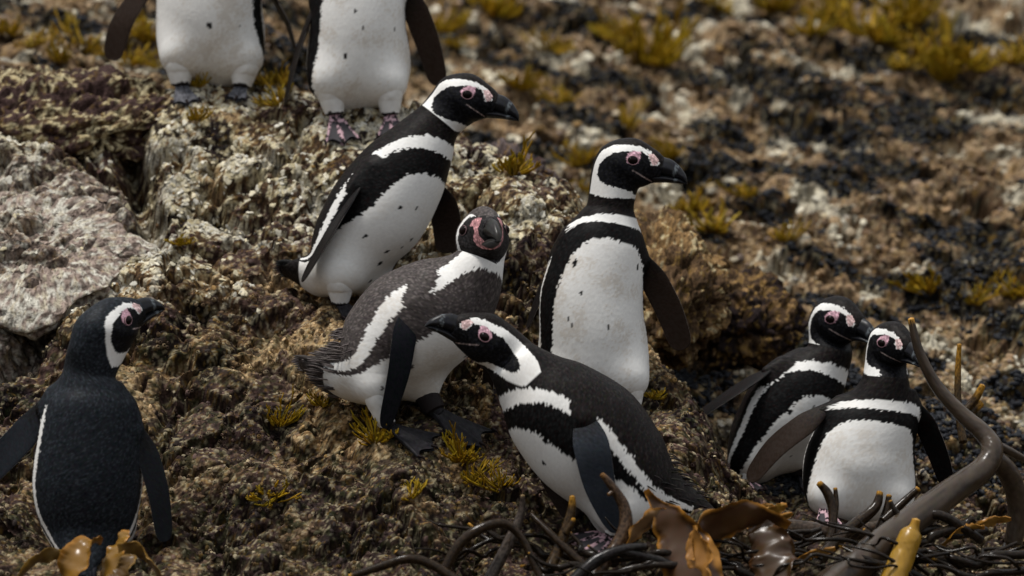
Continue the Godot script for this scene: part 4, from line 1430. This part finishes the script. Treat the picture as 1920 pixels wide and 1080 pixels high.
	for k in 5:
		var q: Array = at_scraps[k]
		blade(scraps[k], [[q[0] + 46, q[1] - 12, q[2], 4], [q[0] + 22, q[1] - 10 + 6 * (k % 2), q[2], 9], [q[0] - 4, q[1], q[2] - 0.01, 12], [q[0] - 34, q[1] + 22, q[2], 9]], Vector3(0.2, 0.8, 0.5), Color(0.20, 0.10, 0.018), amber, 0.9, 20 + k)
	blade("golden kelp blade hooked up behind the left-edge penguin", [[236, 994, 7.45, 12], [226, 1016, 7.44, 20], [212, 1050, 7.42, 22], [200, 1100, 7.4, 22]], Vector3(0.8, 0.5, 0.3), Color(0.20, 0.105, 0.018), amber, 0.4, 7)
	blade("broad golden brown kelp blade below the left-edge penguin's tail", [[192, 1012, 7.42, 14], [160, 1022, 7.41, 26], [140, 1060, 7.39, 34], [125, 1110, 7.37, 38]], Vector3(0.75, 0.3, 0.6), Color(0.17, 0.085, 0.014), amber, 0.45, 8)
	blade("narrow olive kelp strip at the bottom left corner", [[118, 1040, 7.42, 8], [85, 1042, 7.41, 16], [50, 1066, 7.4, 20], [15, 1110, 7.38, 20]], Vector3(0.3, 0.8, 0.5), Color(0.12, 0.07, 0.02), Color(0.3, 0.17, 0.03), 0.3, 9)
	blade("olive brown kelp strip curling right of the left-edge penguin's tail", [[222, 1032, 7.42, 12], [256, 1030, 7.41, 16], [284, 1056, 7.4, 18], [312, 1105, 7.38, 18]], Vector3(-0.2, 0.85, 0.4), Color(0.12, 0.066, 0.018), Color(0.3, 0.16, 0.03), 0.35, 10)
	blade("dark olive kelp strip folded under the left-edge penguin", [[240, 1040, 7.4, 16], [236, 1060, 7.39, 24], [225, 1085, 7.38, 28], [210, 1120, 7.36, 30]], Vector3(0.85, 0.1, 0.5), Color(0.085, 0.048, 0.018), Color(0.18, 0.10, 0.02), 0.4, 11)

func bird_list() -> Array:
	var soot := Color(0.0115, 0.0098, 0.0092)
	var ink := Color(0.0075, 0.007, 0.007)
	var slate := Color(0.027, 0.031, 0.038)
	var umber := Color(0.024, 0.016, 0.012)
	var out: Array = []
	# back row, left: head above the frame
	out.append({"label": "penguin at top, dark grey feet, standing above the lichen boulder", "dist": 8.85, "base": Vector2(398, 195), "black": soot, "band": ink,
		"dorsal": Vector3(0.25, 0, -0.97), "grow": 1.1, "pat": [70, 6.1, 100, 6.8, 116, 7.3], "spots": 6, "stain": 0.5,
		"rings": [[425, 192, -70, 12, 4, 4], [421, 172, -50, 28, 13, 13], [412, 146, -24, 54, 36, 36], [399, 96, -6, 86, 70, 60], [393, 40, 0, 98, 86, 76], [392, -60, 0, 98, 86, 76], [392, -155, -4, 80, 72, 68], [390, -205, -8, 58, 52, 50], [388, -245, -8, 44, 43, 43]],
		"head": {"o": Vector3(380, -318, 0), "f": Vector3(-0.55, -0.08, 0.83), "u": Vector3(0, 1, 0.1), "scale": 1.0}, "neck_dorsal": Vector3(0.45, 0, -0.9),
		"flippers": [{"path": [[300, -90, 0, 20], [262, -10, 8, 24], [228, 50, 12, 24], [211, 114, 10, 19]], "chord": Vector3(0.85, 0.45, 0.25), "out": umber, "inn": umber}, {"path": [[470, -90, 0, 20], [512, -5, -6, 24], [538, 42, -8, 22], [553, 92, -8, 14]], "chord": Vector3(0.2, 0.05, 0.97), "out": soot, "inn": umber}],
		"legs": [{"hip": [345, 70, 20], "knee": [340, 112, 34], "ankle": [342, 160, 36], "toe": [358, 198, 78], "r": [42, 34, 17], "col": 2}, {"hip": [452, 80, 20], "knee": [462, 118, 32], "ankle": [456, 162, 34], "toe": [448, 190, 70], "r": [40, 33, 17], "col": 2}]})
	# back row, right
	out.append({"label": "penguin at top with pink mottled feet, standing on the lichen boulder edge", "dist": 8.72, "base": Vector2(672, 262), "black": soot, "band": ink,
		"dorsal": Vector3(-0.34, 0, -0.94), "grow": 1.1, "pat": [66, 6.1, 104, 6.8, 118, 7.3], "spots": 5, "stain": 0.5,
		"rings": [[672, 258, -80, 12, 4, 4], [672, 232, -56, 28, 13, 13], [672, 192, -26, 56, 40, 40], [672, 142, -4, 86, 72, 62], [671, 80, 0, 90, 82, 72], [672, 0, 0, 87, 80, 72], [675, -90, -4, 72, 66, 62], [678, -135, -8, 54, 50, 48], [680, -172, -8, 43, 43, 43]],
		"head": {"o": Vector3(690, -246, 0), "f": Vector3(0.9, -0.05, 0.42), "u": Vector3(0, 1, 0), "scale": 1.0}, "neck_dorsal": Vector3(-0.8, 0, -0.6),
		"flippers": [{"path": [[612, -40, 0, 22], [578, 40, 4, 25], [553, 118, 4, 23], [534, 196, 0, 14]], "chord": Vector3(0.28, 0.05, 0.95), "out": soot, "inn": umber}, {"path": [[742, -60, 0, 22], [780, 22, 4, 25], [804, 86, 6, 24], [824, 160, 4, 19]], "chord": Vector3(0.9, -0.35, 0.25), "out": umber, "inn": umber}],
		"legs": [{"hip": [622, 120, 20], "knee": [620, 160, 34], "ankle": [629, 214, 36], "toe": [648, 272, 84], "r": [42, 34, 17], "col": 1}, {"hip": [722, 125, 20], "knee": [730, 165, 30], "ankle": [733, 214, 32], "toe": [738, 262, 76], "r": [40, 32, 16], "col": 1}]})
	# tall one in profile
	out.append({"label": "tall penguin leaning right with its beak in profile, upper centre", "dist": 8.3, "base": Vector2(640, 588), "black": soot, "band": ink,
		"dorsal": Vector3(-0.66, 0.5, -0.55), "pat": [64, 6.35, 100, 6.95, 112, 7.45], "spots": 9, "stain": 0.1,
		"rings": [[528, 505, -20, 14, 4, 5], [556, 508, -12, 28, 18, 18], [592, 515, -4, 48, 40, 40], [628, 494, 0, 66, 62, 62], [660, 456, 0, 80, 80, 80], [707, 398, 0, 93, 95, 95], [756, 325, 0, 84, 85, 85], [796, 265, 0, 62, 62, 60], [822, 228, 0, 46, 45, 45]],
		"head": {"o": Vector3(856, 191, 0), "f": Vector3(0.98, -0.06, 0.15), "u": Vector3(0.04, 1, 0.0), "scale": 0.97}, "neck_dorsal": Vector3(-0.8, 0.55, -0.2),
		"flippers": [{"path": [[700, 318, 62, 18], [655, 385, 82, 24], [610, 460, 84, 24], [570, 528, 72, 13]], "chord": Vector3(0.5, 0.25, 0.83), "out": soot, "inn": Color(0.045, 0.045, 0.048)}, {"path": [[800, 320, -50, 22], [828, 380, -62, 28], [838, 430, -64, 28], [838, 474, -60, 22]], "chord": Vector3(0.95, -0.2, 0.2), "out": umber, "inn": umber}],
		"legs": [{"hip": [655, 470, 40], "knee": [640, 520, 50], "ankle": [640, 568, 46], "toe": [668, 592, 80], "r": [44, 34, 15], "col": 0}, {"hip": [700, 480, -30], "knee": [695, 530, -30], "ankle": [690, 566, -20], "toe": [720, 588, 10], "r": [42, 30, 15], "col": 0}]})
	# centre, upright
	out.append({"label": "upright penguin with broad white belly and brown flipper held out, centre right", "dist": 8.15, "base": Vector2(1112, 800), "black": soot, "band": ink,
		"dorsal": Vector3(-0.36, 0.05, -0.93), "grow": 1.12, "pat": [64, 6.1, 98, 6.75, 110, 7.25], "spots": 6, "stain": 0.5,
		"rings": [[1100, 815, -110, 12, 4, 4], [1103, 792, -80, 30, 14, 14], [1108, 766, -36, 62, 50, 46], [1110, 712, -6, 94, 84, 74], [1109, 640, 0, 99, 92, 80], [1110, 550, 0, 98, 88, 78], [1130, 455, -2, 79, 74, 70], [1142, 408, -4, 57, 54, 52], [1146, 380, -2, 44, 43, 44]],
		"head": {"o": Vector3(1165, 315, 0), "f": Vector3(0.985, 0.0, 0.16), "u": Vector3(0, 1, 0), "scale": 1.0}, "neck_dorsal": Vector3(-0.95, 0, -0.3),
		"flippers": [{"path": [[1066, 450, 10, 20], [1036, 505, 4, 26], [1010, 560, 0, 25], [989, 616, -4, 14]], "chord": Vector3(0.30, 0.1, 0.95), "out": soot, "inn": umber}, {"path": [[1188, 455, -10, 20], [1226, 525, -4, 26], [1256, 585, 0, 26], [1281, 656, 0, 21]], "chord": Vector3(0.82, 0.48, 0.25), "out": umber, "inn": umber}],
		"legs": [{"hip": [1060, 690, 30], "knee": [1055, 735, 40], "ankle": [1060, 782, 40], "toe": [1050, 815, 84], "r": [46, 36, 17], "col": 0}, {"hip": [1165, 670, 30], "knee": [1178, 715, 36], "ankle": [1180, 775, 34], "toe": [1190, 808, 76], "r": [46, 34, 17], "col": 0}]})
	# the grey-brown one
	out.append({"label": "grey-brown penguin with pink face looking at the viewer, crouched in the middle", "dist": 7.95, "base": Vector2(770, 812), "black": Color(0.060, 0.051, 0.048), "band": Color(0.050, 0.042, 0.040), "grey": true, "ruff": 420,
		"dorsal": Vector3(-0.50, 0.76, -0.42), "low": 0.80, "grow": 1.2, "pat": [50, 6.4, 86, 7.7, 106, 9.6], "spots": 5, "stain": 0.3, "fluff": 1.4,
		"rings": [[562, 683, -20, 22, 5, 5], [602, 692, -12, 36, 24, 24], [640, 698, -6, 56, 48, 48], [676, 692, 0, 80, 76, 76], [716, 660, 0, 96, 96, 96], [772, 612, 0, 108, 110, 110], [840, 565, 0, 98, 98, 96], [880, 524, 8, 70, 68, 66], [900, 490, 12, 48, 46, 48]],
		"head": {"o": Vector3(904, 452, 8), "f": Vector3(0.22, 0.22, 0.95), "u": Vector3(0, 1, 0.1), "scale": 1.08}, "neck_dorsal": Vector3(-0.5, 0.5, -0.8),
		"flippers": [{"path": [[800, 528, 66, 20], [766, 612, 106, 23], [750, 700, 110, 21], [724, 800, 92, 14]], "chord": Vector3(0.92, 0.26, -0.25), "out": Color(0.012, 0.013, 0.016), "inn": Color(0.012, 0.013, 0.016)}, {"path": [[925, 590, -60, 18], [922, 640, -70, 20], [916, 700, -74, 19], [918, 772, -70, 15]], "chord": Vector3(0.55, 0.1, 0.8), "out": umber, "inn": umber}],
		"legs": [{"hip": [705, 680, 62], "knee": [706, 730, 66], "ankle": [728, 795, 64], "toe": [818, 836, 92], "r": [46, 28, 16], "col": 0}, {"hip": [790, 700, 0], "knee": [796, 735, 10], "ankle": [815, 768, 20], "toe": [906, 834, 50], "r": [40, 26, 20], "col": 0, "dark": true}]})
	# the low one in front
	out.append({"label": "low crouching penguin facing left with slate flipper, behind the kelp", "dist": 7.72, "base": Vector2(1120, 1000), "black": soot, "band": ink,
		"dorsal": Vector3(0.58, 0.78, -0.14), "pat": [58, 6.3, 92, 6.85, 104, 7.35], "spots": 3, "stain": 0.1, "ruff": 120,
		"rings": [[1362, 985, -24, 20, 5, 5], [1308, 962, -14, 40, 32, 32], [1252, 946, -6, 64, 60, 60], [1206, 925, 0, 86, 86, 86], [1162, 882, 0, 100, 104, 104], [1100, 818, 0, 108, 118, 116], [1032, 756, 0, 94, 100, 98], [994, 716, 0, 72, 72, 72], [966, 684, 0, 56, 54, 54]],
		"head": {"o": Vector3(914, 648, 6), "f": Vector3(-0.80, 0.50, 0.30), "u": Vector3(0.5, 0.86, 0.05), "scale": 1.0, "from": 7.0, "cheek": PackedVector2Array([Vector2(8, 28), Vector2(-4, 30), Vector2(-22, 23), Vector2(-41, 15), Vector2(-53, 3), Vector2(-52, -9), Vector2(-46, -14), Vector2(-34, -19), Vector2(-10, -24), Vector2(10, -40), Vector2(30, -60), Vector2(95, -60), Vector2(95, 5), Vector2(71, 3), Vector2(59, 4), Vector2(54, 22), Vector2(42, 27), Vector2(25, 29)]), "loop": PackedVector2Array([Vector2(74, 8), Vector2(60, 29), Vector2(43, 38), Vector2(16, 43), Vector2(-7, 45), Vector2(-30, 42), Vector2(-54, 37), Vector2(-75, 29), Vector2(-92, 10), Vector2(-94, -10), Vector2(-76, -23), Vector2(-55, -31), Vector2(-29, -33), Vector2(-8, -34), Vector2(12, -48), Vector2(60, -20)]), "v": [Vector2(-22, -40), Vector2(18, -37), Vector2(47, -32), Vector2(61, -28), Vector2(73, -26)], "d": [Vector2(-50, 52), Vector2(-12, 57), Vector2(25, 56), Vector2(66, 33), Vector2(82, 18)]}, "neck_dorsal": Vector3(0.75, 0.6, -0.1),
		"flippers": [{"path": [[1080, 735, 62, 24], [1104, 822, 118, 33], [1122, 905, 116, 29], [1152, 992, 96, 13]], "chord": Vector3(0.95, 0.28, -0.1), "out": slate, "inn": slate}, {"path": [[1000, 830, -70, 24], [1035, 890, -80, 27], [1056, 930, -76, 26], [1078, 975, -66, 20]], "chord": Vector3(0.8, 0.55, 0.25), "out": umber, "inn": umber}],
		"legs": [{"hip": [1150, 915, 52], "knee": [1162, 965, 56], "ankle": [1150, 1000, 54], "toe": [1085, 1030, 84], "r": [56, 38, 18], "col": 1}, {"hip": [1150, 940, -40], "knee": [1150, 975, -36], "ankle": [1140, 1000, -30], "toe": [1080, 1018, 0], "r": [50, 34, 18], "col": 1}]})
	# back view at the left edge
	out.append({"label": "penguin seen from behind with blue-black back, at the left edge", "dist": 7.66, "base": Vector2(164, 1045), "black": Color(0.0150, 0.0172, 0.0205), "band": ink,
		"dorsal": Vector3(0.20, 0.15, 0.96), "pat": [64, 6.1, 97, 6.8, 110, 7.3], "spots": 4, "fluff": 0.5,
		"rings": [[163, 1075, 92, 16, 5, 5], [163, 1048, 70, 34, 18, 18], [163, 1018, 32, 66, 46, 46], [163, 968, 8, 92, 80, 74], [164, 905, 0, 103, 96, 84], [167, 835, 0, 98, 90, 80], [170, 760, -2, 84, 76, 72], [169, 722, -4, 64, 58, 56], [170, 690, -4, 51, 48, 50]],
		"head": {"o": Vector3(203, 622, -10), "f": Vector3(0.68, 0.53, -0.50), "u": Vector3(-0.45, 0.75, 0.48), "scale": 1.02, "stretch": 0.68, "d": [Vector2(-80, 22), Vector2(-42, 53), Vector2(22, 57), Vector2(66, 33), Vector2(82, 18)]}, "neck_dorsal": Vector3(-0.75, 0.1, 0.7), "tail_dorsal": Vector3(0, 0.6, 0.8),
		"flippers": [{"path": [[98, 735, 0, 22], [58, 800, 6, 28], [12, 852, 8, 28], [-34, 905, 4, 20]], "chord": Vector3(0.75, -0.62, 0.2), "out": Color(0.018, 0.02, 0.024), "inn": Color(0.018, 0.02, 0.024), "edge": Color(0.5, 0.48, 0.45)}, {"path": [[238, 765, 0, 20], [276, 850, 4, 23], [298, 930, 4, 22], [309, 1016, 0, 17]], "chord": Vector3(0.8, 0.32, -0.5), "out": Color(0.014, 0.015, 0.017), "inn": Color(0.014, 0.015, 0.017), "edge": Color(0.5, 0.48, 0.45)}],
		"legs": [{"hip": [120, 965, -30], "knee": [115, 1000, -40], "ankle": [118, 1030, -44], "toe": [110, 1015, -104], "r": [44, 32, 16], "col": 0}, {"hip": [208, 965, -30], "knee": [212, 1000, -40], "ankle": [210, 1030, -44], "toe": [218, 1015, -104], "r": [44, 32, 16], "col": 0}]})
	# the pair on the right
	out.append({"label": "penguin leaning right with flipper swept back, rear one of the right-hand pair", "dist": 8.35, "base": Vector2(1420, 908), "black": soot, "band": ink,
		"dorsal": Vector3(-0.62, 0.38, -0.68), "grow": 1.12, "pat": [54, 6.2, 94, 6.95, 106, 7.4], "spots": 16, "stain": 0.15,
		"rings": [[1356, 925, -70, 12, 4, 4], [1378, 908, -46, 26, 16, 16], [1398, 890, -22, 40, 34, 34], [1414, 862, -4, 54, 52, 52], [1436, 826, 0, 70, 68, 68], [1468, 782, 0, 84, 82, 82], [1508, 728, 0, 80, 78, 78], [1538, 686, 4, 58, 56, 56], [1556, 656, 8, 43, 42, 42]],
		"head": {"o": Vector3(1562, 606, 10), "f": Vector3(0.66, -0.12, 0.74), "u": Vector3(0.03, 1, 0.1), "scale": 0.93, "stretch": 0.62}, "neck_dorsal": Vector3(-0.7, 0.2, -0.7),
		"flippers": [{"path": [[1462, 680, 40, 18], [1405, 712, 56, 24], [1340, 755, 60, 22], [1272, 803, 54, 13]], "chord": Vector3(0.12, -0.32, 0.95), "out": soot, "inn": soot}, {"path": [[1570, 740, -50, 20], [1590, 790, -60, 24], [1598, 840, -60, 22], [1600, 890, -56, 13]], "chord": Vector3(0.9, -0.2, 0.2), "out": umber, "inn": umber}],
		"legs": [{"hip": [1410, 830, 30], "knee": [1395, 865, 36], "ankle": [1396, 896, 36], "toe": [1412, 918, 76], "r": [30, 17, 11], "col": 1}, {"hip": [1490, 830, -10], "knee": [1500, 860, -6], "ankle": [1502, 890, -2], "toe": [1520, 915, 34], "r": [36, 26, 14], "col": 0, "dark": true}]})
	out.append({"label": "penguin facing front beside the big kelp stalk, nearer one of the right-hand pair", "dist": 8.1, "base": Vector2(1612, 980), "black": soot, "band": ink,
		"dorsal": Vector3(-0.14, 0.02, -0.99), "grow": 1.08, "pat": [64, 6.0, 98, 6.6, 112, 7.1], "spots": 0, "stain": 0.35,
		"rings": [[1612, 995, -110, 12, 4, 4], [1612, 985, -78, 30, 15, 15], [1611, 966, -36, 62, 46, 46], [1611, 930, -6, 94, 78, 70], [1611, 886, 0, 101, 88, 78], [1616, 836, 0, 99, 86, 78], [1634, 786, 0, 88, 76, 72], [1650, 750, 4, 66, 58, 58], [1659, 710, 8, 44, 43, 43]], "level": 0.65, "patch": 14.0,
		"head": {"o": Vector3(1667, 650, 10), "f": Vector3(0.47, -0.10, 0.88), "u": Vector3(0, 1, 0.12), "scale": 0.87, "stretch": 0.62}, "neck_dorsal": Vector3(-0.5, 0, -0.85),
		"flippers": [{"path": [[1575, 745, 20, 18], [1508, 792, 40, 23], [1448, 840, 46, 22], [1402, 900, 42, 16]], "chord": Vector3(0.55, -0.65, 0.45), "out": umber, "inn": umber}, {"path": [[1702, 735, 0, 18], [1734, 795, 4, 22], [1758, 850, 4, 21], [1778, 912, 0, 16]], "chord": Vector3(0.8, 0.35, 0.5), "out": ink, "inn": ink}],
		"legs": [{"hip": [1555, 900, 36], "knee": [1546, 930, 46], "ankle": [1540, 946, 58], "toe": [1546, 984, 108], "r": [42, 30, 16], "col": 1}, {"hip": [1665, 905, 30], "knee": [1672, 940, 36], "ankle": [1674, 968, 36], "toe": [1680, 990, 76], "r": [42, 30, 16], "col": 1}]})
	return out
